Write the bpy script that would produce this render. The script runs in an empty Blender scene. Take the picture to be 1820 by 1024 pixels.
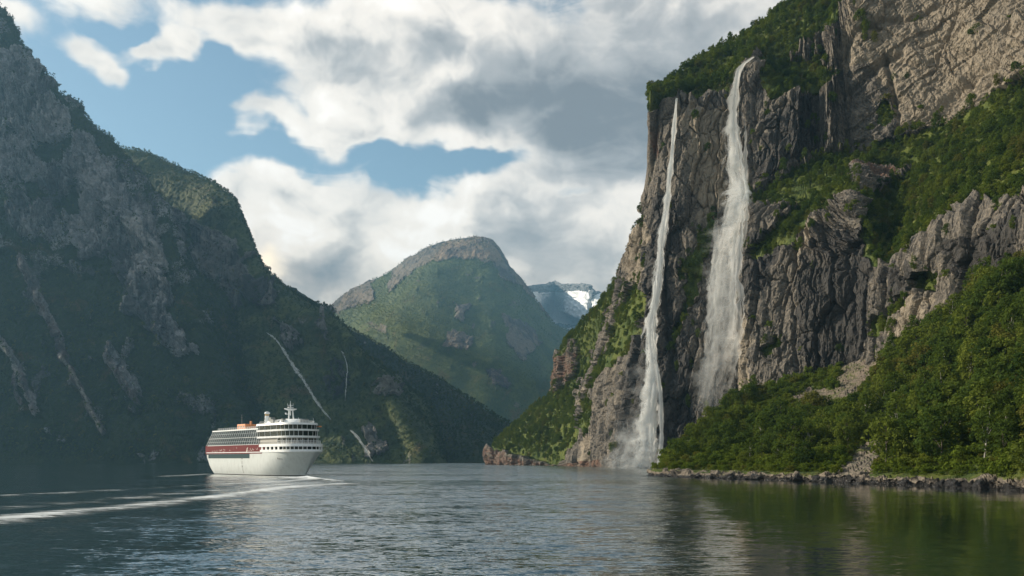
import bpy, bmesh, math, random, time
import numpy as np
from mathutils import Vector, Matrix
T0 = time.time()
sc = bpy.context.scene
COL = sc.collection
R = math.radians
random.seed(5)
RNG = np.random.default_rng(11)

# ---------------------------------------------------------------- camera
FPX, CX, HZ, CAMZ = 1415.0, 910.0, 817.0, 8.0
cd = bpy.data.cameras.new('camera')
cam = bpy.data.objects.new('camera', cd); COL.objects.link(cam)
cam.location = (0, 0, CAMZ); cam.rotation_euler = (R(90), 0, 0)
cd.sensor_width = 36; cd.lens = FPX / 1820 * 36
cd.shift_y = (HZ - 512) / 1820
cd.clip_start = 1; cd.clip_end = 60000
sc.camera = cam

# ---------------------------------------------------------------- light, exposure
SUN_AZ, SUN_EL = -77.0, 26.0        # azimuth from +Y (negative = left), elevation
sv = Vector((math.sin(R(SUN_AZ)) * math.cos(R(SUN_EL)), math.cos(R(SUN_AZ)) * math.cos(R(SUN_EL)), math.sin(R(SUN_EL))))
sl = bpy.data.lights.new('sun', 'SUN'); sl.energy = 5.0; sl.angle = R(0.53); sl.color = (1, .88, .70)
so = bpy.data.objects.new('sun', sl); COL.objects.link(so)
so.rotation_euler = (-sv).to_track_quat('-Z', 'Y').to_euler()
so.location = (0, 0, 3000)
sc.view_settings.view_transform = 'Standard'; sc.view_settings.look = 'None'
sc.view_settings.exposure = 0.42; sc.view_settings.gamma = 1.0
sc.render.engine = 'CYCLES'
cy = sc.cycles
cy.use_denoising = True
cy.max_bounces = 5; cy.diffuse_bounces = 2; cy.glossy_bounces = 3; cy.transmission_bounces = 4
cy.transparent_max_bounces = 24; cy.volume_bounces = 0
cy.sample_clamp_indirect = 4.0

# ---------------------------------------------------------------- node helper
class NT:
    def __init__(s, tree):
        s.t = tree; tree.nodes.clear()
    def n(s, typ, ins=None, **props):
        nd = s.t.nodes.new(typ)
        for k, v in props.items(): setattr(nd, k, v)
        for k, v in (ins or {}).items(): s.put(nd.inputs[k], v)
        return nd
    def put(s, sock, v):
        if isinstance(v, bpy.types.NodeSocket): s.t.links.new(v, sock)
        elif v is not None:
            try: sock.default_value = v
            except Exception:
                sock.default_value = tuple(v) + (1.0,) if len(v) == 3 else v
    def m(s, op, a, b=None, c=None, clamp=False):
        nd = s.t.nodes.new('ShaderNodeMath'); nd.operation = op; nd.use_clamp = clamp
        s.put(nd.inputs[0], a)
        if b is not None: s.put(nd.inputs[1], b)
        if c is not None: s.put(nd.inputs[2], c)
        return nd.outputs[0]
    def v(s, op, a, b=None, scale=None):
        nd = s.t.nodes.new('ShaderNodeVectorMath'); nd.operation = op
        s.put(nd.inputs[0], a)
        if b is not None: s.put(nd.inputs[1], b)
        if scale is not None: s.put(nd.inputs['Scale'], scale)
        return nd.outputs['Value'] if op in ('LENGTH', 'DOT_PRODUCT', 'DISTANCE') else nd.outputs['Vector']
    def noise(s, vec, scale=1, detail=4, rough=.5, dist=0, out='Fac', ntype='FBM', lac=2.0, dims='3D'):
        nd = s.n('ShaderNodeTexNoise', noise_dimensions=dims, ins={'Vector': vec, 'Scale': scale, 'Detail': detail, 'Roughness': rough, 'Distortion': dist, 'Lacunarity': lac})
        nd.noise_type = ntype
        return nd.outputs[out]
    def voro(s, vec, scale=1, feature='F1', out='Distance', rnd=1.0):
        nd = s.n('ShaderNodeTexVoronoi', {'Vector': vec, 'Scale': scale, 'Randomness': rnd}); nd.feature = feature
        return nd.outputs[out]
    def ss(s, x, a, b, lo=0., hi=1., t='SMOOTHSTEP'):
        nd = s.n('ShaderNodeMapRange', {'Value': x, 'From Min': a, 'From Max': b, 'To Min': lo, 'To Max': hi}); nd.interpolation_type = t
        return nd.outputs['Result']
    def mix(s, f, a, b, blend='MIX'):
        nd = s.t.nodes.new('ShaderNodeMix'); nd.data_type = 'RGBA'; nd.blend_type = blend; nd.clamp_factor = True
        s.put(nd.inputs[0], f)
        for i, x in ((6, a), (7, b)): s.put(nd.inputs[i], x)
        return nd.outputs[2]
    def attr(s, name, out='Fac'):
        return s.n('ShaderNodeAttribute', attribute_name=name).outputs[out]
    def sepx(s, vec): return s.n('ShaderNodeSeparateXYZ', {'Vector': vec}).outputs
    def comb(s, x, y, z): return s.n('ShaderNodeCombineXYZ', {'X': x, 'Y': y, 'Z': z}).outputs[0]
    def scalev(s, vec, xyz): return s.v('MULTIPLY', vec, xyz)
    def bump(s, h, strength=.5, dist=1.0, normal=None):
        nd = s.n('ShaderNodeBump', {'Height': h, 'Strength': strength, 'Distance': dist})
        if normal is not None: s.put(nd.inputs['Normal'], normal)
        return nd.outputs[0]
    def out(s, surf=None, vol=None):
        o = s.n('ShaderNodeOutputMaterial')
        if surf is not None: s.put(o.inputs['Surface'], surf)
        if vol is not None: s.put(o.inputs['Volume'], vol)

def c4(c): return (c[0], c[1], c[2], 1.0)
def material(name):
    m = bpy.data.materials.new(name); m.use_nodes = True
    return m, NT(m.node_tree)

# ---------------------------------------------------------------- sky: Nishita and procedural clouds, by direction
def sky():
    w = bpy.data.worlds.new('World'); sc.world = w; w.use_nodes = True
    T = NT(w.node_tree)
    d = T.n('ShaderNodeTexCoord').outputs['Generated']
    x, y, z = T.sepx(d)
    az = T.m('ARCTAN2', x, y); el = T.m('ARCSINE', z)
    p = T.comb(az, el, 0.0)
    def cen(v): return T.v('SUBTRACT', v, (.5, .5, .5))
    w1 = T.v('MULTIPLY', cen(T.noise(d, 5.0, 2, .5, 0, 'Color')), (.13, .09, 0))
    w2 = T.v('MULTIPLY', cen(T.noise(d, 17.0, 3, .55, 0, 'Color')), (.06, .05, 0))
    pw = T.v('ADD', T.v('ADD', p, w1), w2)
    def blobs(items, src, a=1.5, b_=.15):
        tot = None
        for (px, py, rx, ry, wgt) in items:
            u, v = (px - CX) / FPX, (HZ - py) / FPX
            a0 = math.atan(u); e0 = math.atan(v * math.cos(a0))
            ra = rx / FPX * math.cos(a0) ** 2; re = ry / FPX * math.cos(e0) ** 2
            r = T.v('LENGTH', T.v('MULTIPLY', T.v('SUBTRACT', src, (a0, e0, 0)), (1 / ra, 1 / re, 0)))
            b = T.ss(r, a, b_, 0, wgt)
            tot = b if tot is None else T.m('ADD', tot, b)
        return tot
    cov = blobs([
        (20, 18, 70, 24, .60), (176, 84, 50, 30, .70), (206, 122, 26, 30, .55), (286, 92, 52, 18, .70), (338, 78, 36, 30, .80), (205, -8, 190, 34, .34), (250, 55, 70, 14, -.35), (395, 95, 40, 22, -.4),
        (430, 45, 85, 52, .66), (560, 60, 120, 70, .70), (740, 70, 230, 95, 1.0), (610, 185, 130, 66, 1.0), (560, 245, 80, 36, .9), (660, 250, 130, 24, .5),
        (820, 180, 220, 80, .9), (1030, 150, 280, 140, 1.2), (1110, 270, 130, 70, .85), (1350, 80, 300, 260, 1.2),
        (452, 215, 52, 30, .95), (422, 250, 44, 20, .75),
        (430, 330, 100, 34, .62), (560, 345, 140, 45, .62), (480, 430, 150, 85, .9), (700, 440, 260, 80, 1.0), (900, 390, 210, 60, .8),
        (1060, 400, 190, 95, .95), (1080, 480, 200, 80, 1.0), (620, 520, 300, 70, 1.0), (960, 325, 70, 20, .35), (1130, 330, 90, 40, .6),
        (290, 225, 170, 75, -.40), (855, 290, 66, 15, -.62), (690, 322, 60, 10, -.35), (590, 378, 50, 9, -.5), (1020, 342, 60, 14, -.42), (800, 308, 80, 16, -.4), (500, 385, 60, 8, -.35),
    ], pw)
    away = T.ss(T.m('ABSOLUTE', az), .75, 1.2)            # the rest of the sky: broken cloud
    cov = T.m('MINIMUM', T.m('ADD', cov, T.m('MULTIPLY', away, .42)), 1.05)
    # billows: rounded lumps at falling sizes, warped by fine noise
    wq = T.v('MULTIPLY', cen(T.noise(d, 11.0, 4, .5, 0, 'Color')), (.60, .60, 0))
    q = T.v('ADD', T.scalev(p, (6.0, 8.6, 0)), wq)
    def dens(qq):
        f = T.noise(qq, .8, 8, .50, .15, dims='2D')
        nd = T.n('ShaderNodeTexVoronoi', voronoi_dimensions='2D', feature='SMOOTH_F1', normalize=True)
        for k_, v_ in (('Vector', qq), ('Scale', 1.15), ('Detail', 3.0), ('Roughness', .48), ('Lacunarity', 2.3), ('Smoothness', .45)): T.put(nd.inputs[k_], v_)
        v = T.m('SUBTRACT', 1.0, nd.outputs['Distance'])
        return T.m('ADD', T.m('MULTIPLY', T.m('SUBTRACT', f, .5), 1.5), T.m('MULTIPLY', T.m('SUBTRACT', v, .62), 1.05))
    n1 = dens(q); n2 = dens(T.v('ADD', q, (-.14, .20, 0)))     # second look: a step towards the light, up and left
    big = T.noise(q, .22, 4, .55, .2, dims='2D')
    wisp = T.noise(T.scalev(p, (10, 34, 0)), 1.0, 6, .62, .8, dims='2D')
    D = T.m('ADD', cov, T.m('MULTIPLY', n1, .85))
    D = T.m('ADD', D, T.m('MULTIPLY', T.m('SUBTRACT', big, .5), .5))
    D = T.m('ADD', D, T.m('MULTIPLY', T.m('SUBTRACT', wisp, .5), .55))
    alpha = T.m('MULTIPLY', T.ss(D, .16, .74), T.ss(D, .10, .95, .80, 1.0))
    thick = T.ss(D, .4, 1.3)
    grey = blobs([(1075, 200, 270, 95, .80), (1200, 120, 230, 170, .55), (930, 215, 170, 40, .42), (755, 205, 130, 30, .46), (1120, 290, 140, 42, .50), (640, 165, 60, 22, .16), (600, 245, 90, 16, .22),
                  (830, 120, 120, 30, .12), (1020, 450, 190, 45, .42), (590, 470, 190, 40, .22), (1070, 520, 160, 60, .40), (830, 410, 140, 18, .2), (700, 355, 120, 12, .14), (480, 70, 90, 16, .2), (640, 500, 200, 30, .22), (560, 90, 90, 14, .2), (470, 250, 30, 12, .2), (215, 130, 30, 14, .15)], pw, 1.6, 0.0)
    grey = T.m('ADD', grey, T.m('MULTIPLY', away, .75))
    lit = T.m('SUBTRACT', n1, n2)
    shade = T.m('SUBTRACT', T.m('ADD', grey, .15), T.m('MULTIPLY', lit, 1.7))
    shade = T.m('SUBTRACT', shade, T.m('MULTIPLY', T.m('SUBTRACT', big, .5), .8))
    shade = T.m('MULTIPLY', shade, T.m('ADD', .35, T.m('MULTIPLY', thick, .65)))
    low = T.ss(el, .34, .10)
    white = T.mix(low, (.93, .87, .79, 1), (.97, .85, .70, 1))
    mid = T.mix(low, (.44, .45, .455, 1), (.53, .475, .405, 1))
    cc = T.mix(T.ss(shade, -.05, .62), white, mid)
    cc = T.mix(T.ss(shade, .45, 1.2), cc, (.20, .225, .25, 1))
    cc = T.mix(T.ss(shade, .02, -.35), cc, (1.05, 1.0, .93, 1))
    glow = blobs([(484, 476, 40, 30, .95)], pw)
    cc = T.mix(glow, cc, (1.35, 1.15, .85, 1))
    st = T.n('ShaderNodeTexSky'); st.sky_type = 'NISHITA'; st.sun_disc = False
    st.sun_elevation = R(SUN_EL); st.sun_rotation = R(SUN_AZ); st.air_density = 1.0; st.dust_density = .4; st.ozone_density = 1.6
    blue = T.mix(1.0, st.outputs[0], (1.16, 1.18, 1.0, 1), 'MULTIPLY')
    b1 = T.n('ShaderNodeBackground', {'Color': blue, 'Strength': .095})
    b2 = T.n('ShaderNodeBackground', {'Color': cc, 'Strength': CLOUD})
    ms = T.n('ShaderNodeMixShader', {0: alpha, 1: b1.outputs[0], 2: b2.outputs[0]})
    T.t.links.new(ms.outputs[0], T.n('ShaderNodeOutputWorld').inputs['Surface'])
    w.cycles.sampling_method = 'MANUAL'; w.cycles.sample_map_resolution = 512
CLOUD = 0.86
sky()

# ---------------------------------------------------------------- numpy noise
_PERM = np.random.default_rng(3).permutation(4096).astype(np.int32)
_G = np.random.default_rng(4).normal(size=(4096, 3)).astype(np.float32)
_G /= np.linalg.norm(_G, axis=1, keepdims=True)
def _h(ix, iy, iz):
    return _PERM[(_PERM[(_PERM[ix & 4095] + iy) & 4095] + iz) & 4095]
def perlin(p):
    p = p.astype(np.float32); i = np.floor(p).astype(np.int32); f = p - i
    u = f * f * f * (f * (f * 6 - 15) + 10)
    r = 0
    for dx in (0, 1):
        wx = u[:, 0] if dx else 1 - u[:, 0]
        for dy in (0, 1):
            wy = u[:, 1] if dy else 1 - u[:, 1]
            for dz in (0, 1):
                wz = u[:, 2] if dz else 1 - u[:, 2]
                g = _G[_h(i[:, 0] + dx, i[:, 1] + dy, i[:, 2] + dz)]
                r = r + wx * wy * wz * (g[:, 0] * (f[:, 0] - dx) + g[:, 1] * (f[:, 1] - dy) + g[:, 2] * (f[:, 2] - dz))
    return r * 1.5
def fbm(p, octs=5, gain=.5, lac=2.03, ridged=False):
    a, s, t = 1.0, 0, 0.0
    q = p.copy()
    for k in range(octs):
        n = perlin(q)
        if ridged: n = 1 - 2 * np.abs(n)
        s = s + a * n; t += a; a *= gain; q = q * lac + 17.3
    return s / t
def worley(p):
    """returns F1, F2 and a random number of the nearest cell"""
    p = p.astype(np.float32); i = np.floor(p).astype(np.int32)
    f1 = np.full(len(p), 9., np.float32); f2 = f1.copy(); cid = np.zeros(len(p), np.float32)
    for dx in (-1, 0, 1):
        for dy in (-1, 0, 1):
            for dz in (-1, 0, 1):
                c = i + (dx, dy, dz); h = _h(c[:, 0], c[:, 1], c[:, 2])
                o = np.stack([_PERM[h] / 4096., _PERM[(h + 77) & 4095] / 4096., _PERM[(h + 991) & 4095] / 4096.], 1)
                d = np.linalg.norm(c + o - p, axis=1)
                m = d < f1
                f2 = np.where(m, f1, np.minimum(f2, d)); cid = np.where(m, _PERM[(h + 313) & 4095] / 4096., cid); f1 = np.where(m, d, f1)
    return f1, f2, cid
def sstep(x, a, b):
    t = np.clip((x - a) / (b - a), 0, 1); return t * t * (3 - 2 * t)

# ---------------------------------------------------------------- surfaces from surveyed points
def P(px, py, d):
    return ((px - CX) / FPX * d, d, CAMZ + (HZ - py) / FPX * d)
def proj(v):
    return np.stack([CX + FPX * v[:, 0] / v[:, 1], HZ - FPX * (v[:, 2] - CAMZ) / v[:, 1]], 1)
def catmull(A, n_per, axis=0):
    """interpolate control rows along axis 0, n_per[k] steps in segment k"""
    A = np.moveaxis(A, axis, 0); out = []
    n = len(A)
    for k in range(n - 1):
        p0 = A[max(k - 1, 0)]; p1 = A[k]; p2 = A[k + 1]; p3 = A[min(k + 2, n - 1)]
        t = np.linspace(0, 1, n_per[k], endpoint=False).reshape((-1,) + (1,) * (A.ndim - 1))
        tau = .35
        m1 = (p2 - p0) * tau; m2 = (p3 - p1) * tau
        out.append((2 * t**3 - 3 * t**2 + 1) * p1 + (t**3 - 2 * t**2 + t) * m1 + (-2 * t**3 + 3 * t**2) * p2 + (t**3 - t**2) * m2)
    out.append(A[-1:])
    return np.moveaxis(np.concatenate(out, 0), 0, axis)
def dense(ctrl, px_step, lo=2, hi=400, hidden_rows=2):
    """ctrl: rows x cols x 3 world points; sampled about every px_step photograph pixels"""
    C = np.array(ctrl, float)
    def pp(a): return np.stack([FPX * a[..., 0] / np.maximum(a[..., 1], 60), FPX * a[..., 2] / np.maximum(a[..., 1], 60)], -1)
    q = pp(C)
    def steps(dq, d3):
        a = np.linalg.norm(dq, axis=-1)
        return np.clip(np.ceil(a.max() / px_step), lo, hi).astype(int)
    def out(a): return (a[..., 0].min() > 960) or (a[..., 0].max() < -960)          # wholly outside the frame
    inside = np.abs(q[..., 0]).min(axis=0) < 960
    nr = []
    for k in range(len(C) - 1):
        s = steps((q[k + 1] - q[k])[inside], 0)
        nr.append(max(lo, s // 3) if k >= len(C) - 1 - hidden_rows else s)
    C = catmull(C, nr, 0); q = pp(C)
    nc = []
    for k in range(C.shape[1] - 1):
        s = steps(q[:, k + 1] - q[:, k], 0)
        nc.append(max(lo, s // 6) if out(q[:, k:k + 2]) else s)
    return catmull(C, nc, 1)
def gnormals(G):
    du = np.gradient(G, axis=1); dv = np.gradient(G, axis=0)
    n = np.cross(du, dv); n /= np.linalg.norm(n, axis=2, keepdims=True) + 1e-9
    return n
def grid_mesh(name, G, mat, attrs=None, smooth=True):
    nr, nc = G.shape[:2]
    me = bpy.data.meshes.new(name)
    v = G.reshape(-1, 3).astype(np.float32)
    idx = np.arange(nr * nc, dtype=np.int32).reshape(nr, nc)
    q = np.stack([idx[:-1, :-1], idx[:-1, 1:], idx[1:, 1:], idx[1:, :-1]], -1).reshape(-1, 4)
    me.vertices.add(len(v)); me.vertices.foreach_set('co', v.ravel())
    me.loops.add(q.size); me.loops.foreach_set('vertex_index', q.ravel())
    me.polygons.add(len(q)); me.polygons.foreach_set('loop_start', np.arange(0, q.size, 4, dtype=np.int32))
    me.polygons.foreach_set('loop_total', np.full(len(q), 4, np.int32))
    me.update(calc_edges=True)
    me.polygons.foreach_set('use_smooth', np.full(len(q), smooth))
    for k, a in (attrs or {}).items():
        at = me.attributes.new(k, 'FLOAT', 'POINT'); at.data.foreach_set('value', a.ravel().astype(np.float32))
    me.materials.append(mat)
    o = bpy.data.objects.new(name, me); COL.objects.link(o)
    return o
def tag(o, label=None, cat=None, group=None, kind=None):
    for k, v in (('label', label), ('category', cat), ('group', group), ('kind', kind)):
        if v: o[k] = v
    return o
def inpoly(x, y, poly):
    r = np.zeros(x.shape, bool); n = len(poly)
    for k in range(n):
        x1, y1 = poly[k]; x2, y2 = poly[(k + 1) % n]
        c = (y1 > y) != (y2 > y)
        r ^= c & (x < (x2 - x1) * (y - y1) / ((y2 - y1) if y2 != y1 else 1e-9) + x1)
    return r
def distline(x, y, pts):
    """distance to a polyline, and its fractional position"""
    D = np.full(x.shape, 1e9); F = np.zeros(x.shape)
    for k in range(len(pts) - 1):
        (x1, y1), (x2, y2) = pts[k][:2], pts[k + 1][:2]
        t = np.clip(((x - x1) * (x2 - x1) + (y - y1) * (y2 - y1)) / ((x2 - x1)**2 + (y2 - y1)**2), 0, 1)
        d = np.hypot(x - x1 - t * (x2 - x1), y - y1 - t * (y2 - y1))
        m = d < D; D = np.where(m, d, D); F = np.where(m, (k + t) / (len(pts) - 1), F)
    return D, F
def regions(xy, seed, plus, minus=(), amp=14, freq=.03, base=0.0):
    """ground cover map: union of outlines with ragged edges"""
    q = np.column_stack([xy * freq, np.full(len(xy), seed)])
    wx = fbm(q, 4) * amp * 2; wy = fbm(q + 51.7, 4) * amp * 2
    x = xy[:, 0] + wx; y = xy[:, 1] + wy
    m = np.full(len(xy), base)
    for p in plus: m = np.where(inpoly(x, y, p), 1.0, m)
    for p in minus: m = np.where(inpoly(x, y, p), 0.0, m)
    return m

# ---------------------------------------------------------------- ground materials
def rock_material(name, tan=(.30, .25, .185), grey=(.125, .115, .105), dark=(.035, .033, .033), green=((.052, .080, .017), (.125, .145, .028)), scale=1.0, bump=1.0, rust=(.155, .088, .062)):
    m, T = material(name)
    co = T.n('ShaderNodeTexCoord').outputs['Object']
    pos = T.v('SCALE', co, scale=scale)
    n_big = T.noise(pos, .018, 5, .6, .4)
    n_mid = T.noise(pos, .09, 6, .62, .6)
    n_fine = T.noise(pos, .6, 5, .65, .3)
    streak = T.noise(T.scalev(pos, (.16, .16, .014)), 1.0, 5, .62, .8)          # water stains run down the face
    streak2 = T.noise(T.scalev(pos, (.6, .6, .03)), 1.0, 4, .6, .5)
    warm = T.attr('warm'); wet = T.attr('wet'); veg = T.attr('veg'); pale = T.attr('pale'); red = T.attr('red')
    f = T.m('ADD', T.m('MULTIPLY', T.m('SUBTRACT', n_big, .5), 1.6), T.m('MULTIPLY', T.m('SUBTRACT', n_mid, .5), 1.3))
    f = T.m('ADD', f, T.m('MULTIPLY', T.m('SUBTRACT', streak2, .5), 1.0))
    f = T.m('ADD', f, T.m('ADD', .08, T.m('MULTIPLY', warm, .62)), clamp=True)
    c = T.mix(f, c4(grey), c4(tan))
    c = T.mix(T.m('MULTIPLY', warm, .40), c, c4([x * 1.45 for x in tan]))
    c = T.mix(T.m('MULTIPLY', T.ss(n_fine, .42, .72), .55), c, c4([x * 1.35 for x in tan]))
    st = T.m('ADD', streak, T.m('MULTIPLY', T.m('SUBTRACT', wet, .36), .72))
    st = T.m('ADD', st, T.m('MULTIPLY', warm, -.05))
    c = T.mix(T.m('MULTIPLY', T.ss(st, .42, .66), .82), c, c4(dark))
    c = T.mix(T.ss(wet, 1.2, 2.2), c, c4(dark))
    c = T.mix(T.m('MULTIPLY', red, T.ss(n_mid, .3, .65)), c, c4(rust))
    c = T.mix(T.m('MULTIPLY', pale, T.ss(n_fine, .2, .6)), c, (.48, .45, .40, 1))
    # cracks
    vc = T.v('ADD', pos, T.v('SCALE', T.v('SUBTRACT', T.noise(pos, .12, 3, .5, 0, 'Color'), (.5, .5, .5)), scale=9.0))
    crack = T.voro(T.scalev(vc, (.13, .13, .05)), 1.0, 'DISTANCE_TO_EDGE')
    crack2 = T.voro(T.scalev(vc, (.42, .42, .22)), 1.0, 'DISTANCE_TO_EDGE')
    ck = T.m('MULTIPLY', T.ss(crack, .0, .09), T.ss(crack2, -.02, .07, .75, 1.0))
    c = T.mix(T.m('MULTIPLY', T.m('SUBTRACT', 1.0, ck), .22), c, c4(dark))
    # moss, heath and grass
    gn = T.noise(pos, .05, 5, .6, .4); gf = T.noise(pos, .7, 3, .6)
    g = T.mix(T.ss(gn, .35, .65), c4(green[0]), c4(green[1]))
    g = T.mix(T.m('MULTIPLY', T.ss(T.noise(pos, .03, 4, .6, 1), .56, .72), .7), g, (.13, .085, .03, 1))
    g = T.mix(T.m('MULTIPLY', T.ss(gf, .3, .7), .5), g, c4([x * .45 for x in green[0]]))
    vg = T.m('ADD', veg, T.m('MULTIPLY', T.m('SUBTRACT', gf, .5), .7))
    nz = T.sepx(T.n('ShaderNodeNewGeometry').outputs['Normal'])[2]
    vg = T.m('ADD', vg, T.m('MULTIPLY', T.ss(nz, .45, .85), .30))
    vg = T.m('ADD', vg, T.m('MULTIPLY', T.m('SUBTRACT', gn, .5), .5))
    vgm = T.ss(vg, .42, .62)
    c = T.mix(vgm, c, g)
    h = T.m('ADD', T.m('MULTIPLY', n_mid, 3.0), T.m('MULTIPLY', n_fine, 1.1))
    h = T.m('ADD', h, T.m('MULTIPLY', T.noise(pos, 2.3, 3, .6), .35))
    h = T.m('ADD', h, T.m('MULTIPLY', ck, .5))
    nb = T.bump(h, .8 * bump, 1.0)
    b = T.n('ShaderNodeBsdfPrincipled', {'Base Color': c, 'Roughness': T.m('SUBTRACT', .92, T.m('MULTIPLY', wet, .25)), 'Normal': nb})
    b.inputs['Specular IOR Level'].default_value = .25
    T.out(b.outputs[0])
    return m

def attrs_full(n, **kw):
    d = {k: np.zeros(n) for k in ('veg', 'warm', 'wet', 'pale', 'red')}
    d.update(kw); return d

# ================================================================= the right wall of the fjord
SURF = {}
def build_cliff():
    U = -25.0
    cols = [
     [(877,827,1300),(875,812,1302),(878,797,1308),(945,733,1320),(985,702,1296),(989,662,1272),(1010,616,1232),(1108,510,1060),(1156,385,892),(1158,196,800),(1160,192,812),(1163,184,840)],
     [(985,828,1090),(985,815,1090),(988,795,1094),(1010,745,1098),(1035,690,1093),(1055,640,1078),(1080,580,1036),(1120,480,945),(1157,370,838),(1175,182,792),(1176,172,812),(1183,160,845)],
     [(1050,830,915),(1050,812,915),(1055,785,917),(1062,735,920),(1070,680,920),(1085,620,915),(1105,560,895),(1140,470,860),(1170,365,815),(1190,177,786),(1196,162,812),(1215,136,855)],
     [(1140,832,755),(1143,800,757),(1150,750,760),(1155,700,764),(1158,640,770),(1160,580,775),(1165,520,778),(1172,440,782),(1185,340,786),(1204,174,790),(1216,152,820),(1247,112,875)],
     [(1225,836,712),(1228,800,716),(1235,750,722),(1242,690,729),(1248,640,735),(1252,580,740),(1255,520,748),(1258,440,756),(1262,340,765),(1272,168,778),(1285,136,812),(1320,70,880)],
     [(1308,840,680),(1312,800,684),(1316,750,692),(1316,690,702),(1316,630,710),(1318,560,718),(1322,490,724),(1322,400,734),(1320,320,748),(1322,118,768),(1335,98,800),(1375,32,880)],
     [(1345,840,640),(1345,800,642),(1345,750,645),(1345,690,648),(1343,630,652),(1340,560,658),(1340,490,666),(1345,392,676),(1352,340,722),(1372,165,742),(1385,110,785),(1412,0,870)],
     [(1440,840,600),(1440,800,602),(1440,740,605),(1440,680,608),(1440,600,613),(1438,520,620),(1432,450,628),(1425,398,640),(1440,284,716),(1455,156,732),(1468,105,760),(1490,-70,860)],
     [(1512,840,572),(1512,800,574),(1512,740,576),(1512,700,578),(1512,640,582),(1512,560,586),(1512,470,592),(1512,364,602),(1515,268,705),(1482,38,738),(1492,0,760),(1530,-130,860)],
     [(1572,840,530),(1572,800,532),(1572,740,534),(1572,680,537),(1572,620,541),(1574,560,546),(1576,515,550),(1580,472,560),(1592,254,690),(1560,-50,720),(1570,-90,745),(1610,-220,850)],
     [(1670,840,462),(1670,800,463),(1670,740,465),(1670,680,467),(1672,620,470),(1674,560,474),(1677,490,478),(1680,406,484),(1684,224,655),(1690,-130,690),(1700,-170,720),(1730,-300,830)],
     [(1800,840,400),(1800,800,401),(1800,740,403),(1802,680,405),(1804,620,407),(1808,560,409),(1812,480,412),(1815,352,418),(1820,158,590),(1840,-220,630),(1850,-260,660),(1880,-400,780)],
     [(2100,850,330),(2100,800,331),(2100,740,333),(2100,680,335),(2100,600,338),(2100,520,341),(2100,420,345),(2100,280,352),(2100,60,500),(2110,-370,540),(2120,-400,580),(2160,-560,700)],
     [(2900,850,230),(2900,800,231),(2900,740,233),(2900,680,235),(2900,560,240),(2900,460,245),(2900,320,250),(2900,120,262),(2900,-200,360),(2950,-700,400),(2980,-760,440),(3000,-950,560)],
    ]
    W = [[P(*p) for p in c] for c in cols]
    for c in W:
        c.insert(0, (c[0][0] + .02, c[0][1], U))                          # foot below the water
        x, y, z = c[-1]; c.append((x + 120, y + 260, z + 90)); c.append((x + 420, y + 700, z + 160))
    # the back of the spur, turned away from the camera
    b1 = [(x + 60 + 20 * min(k, 4), y + 150 + 40 * min(k, 6), z - (25 if 5 < k < 13 else 0)) for k, (x, y, z) in enumerate(W[0])]
    b2 = [(x + 500, y + 600, z - (60 if k > 4 else 0)) for k, (x, y, z) in enumerate(W[0])]
    W = [b2, b1] + W
    C = np.array(W).transpose(1, 0, 2)
    G = dense(C, 1.6, 3, 260); print('cliff grid', G.shape)
    nr, nc = G.shape[:2]
    N = gnormals(G)
    flat = G.reshape(-1, 3); nf = N.reshape(-1, 3)
    xy = proj(flat)
    # ground cover, from the outlines in the photograph
    veg = regions(xy, 1.3, [
        [(1150,200),(1152,160),(1240,80),(1420,-40),(1560,-200),(2200,-700),(1900,-320),(1700,-180),(1560,-70),(1500,10),(1470,60),(1415,85),(1400,130),(1365,128),(1345,100),(1318,112),(1300,165),(1262,170),(1232,180),(1205,170),(1180,182)],
        [(1345,108),(1400,120),(1455,110),(1490,135),(1470,160),(1420,168),(1375,182),(1355,150)],
        [(1325,388),(1345,352),(1400,322),(1462,282),(1520,268),(1600,250),(1680,225),(1740,188),(1830,150),(2200,20),(2200,250),(1830,345),(1740,365),(1680,410),(1640,440),(1600,475),(1560,480),(1535,455),(1530,365),(1500,362),(1450,395),(1405,440),(1350,470),(1340,450),(1385,405),(1420,370)],
        [(870,790),(900,750),(985,690),(1003,660),(1035,640),(1030,600),(1000,640),(1000,600),(1100,480),(1110,500),(1085,560),(1075,600),(1060,640),(1030,700),(1035,745),(1035,790),(1000,830),(985,826),(960,815),(900,806)],
        [(1100,560),(1140,500),(1155,520),(1150,590),(1120,640),(1090,660),(1060,700),(1055,660),(1085,620)],
        [(1098,445),(1110,410),(1150,372),(1150,400),(1130,430),(1105,450)],
        [(1225,480),(1240,430),(1262,385),(1275,370),(1268,410),(1250,470),(1235,540),(1220,580),(1212,560)],
        [(1195,600),(1215,560),(1222,575),(1205,620)],
        [(1200,490),(1235,440),(1240,460),(1215,500)],
        [(1035,760),(1050,700),(1062,690),(1062,740),(1050,790)],
        [(1560,190),(1580,185),(1592,215),(1575,235),(1562,220)],
        [(1360,625),(1385,600),(1400,610),(1375,640)],
        [(1560,575),(1620,530),(1640,540),(1590,590),(1555,600)],
        [(1640,490),(1660,470),(1700,490),(1690,520),(1640,520)],
    ], [
        [(978,700),(985,640),(1030,632),(1036,650),(1020,672),(985,702)],
        [(870,830),(872,800),(905,806),(940,818),(985,826),(985,835)],
        [(1510,310),(1560,300),(1625,305),(1570,345),(1520,360)],
    ], amp=7, freq=.045)
    veg = np.where(xy[:, 0] > 1850, np.maximum(veg, sstep(fbm(flat * .012, 4), -.1, .2) * .8), veg)
    # the part behind the spur and the plateau is wooded
    rowi = np.repeat(np.arange(nr), nc) / nr; coli = np.tile(np.arange(nc), nr)
    back = np.zeros(len(flat)); 
    veg = np.where((flat[:, 1] > 1010) & (xy[:, 0] > 1110), 1.0, veg)
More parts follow.
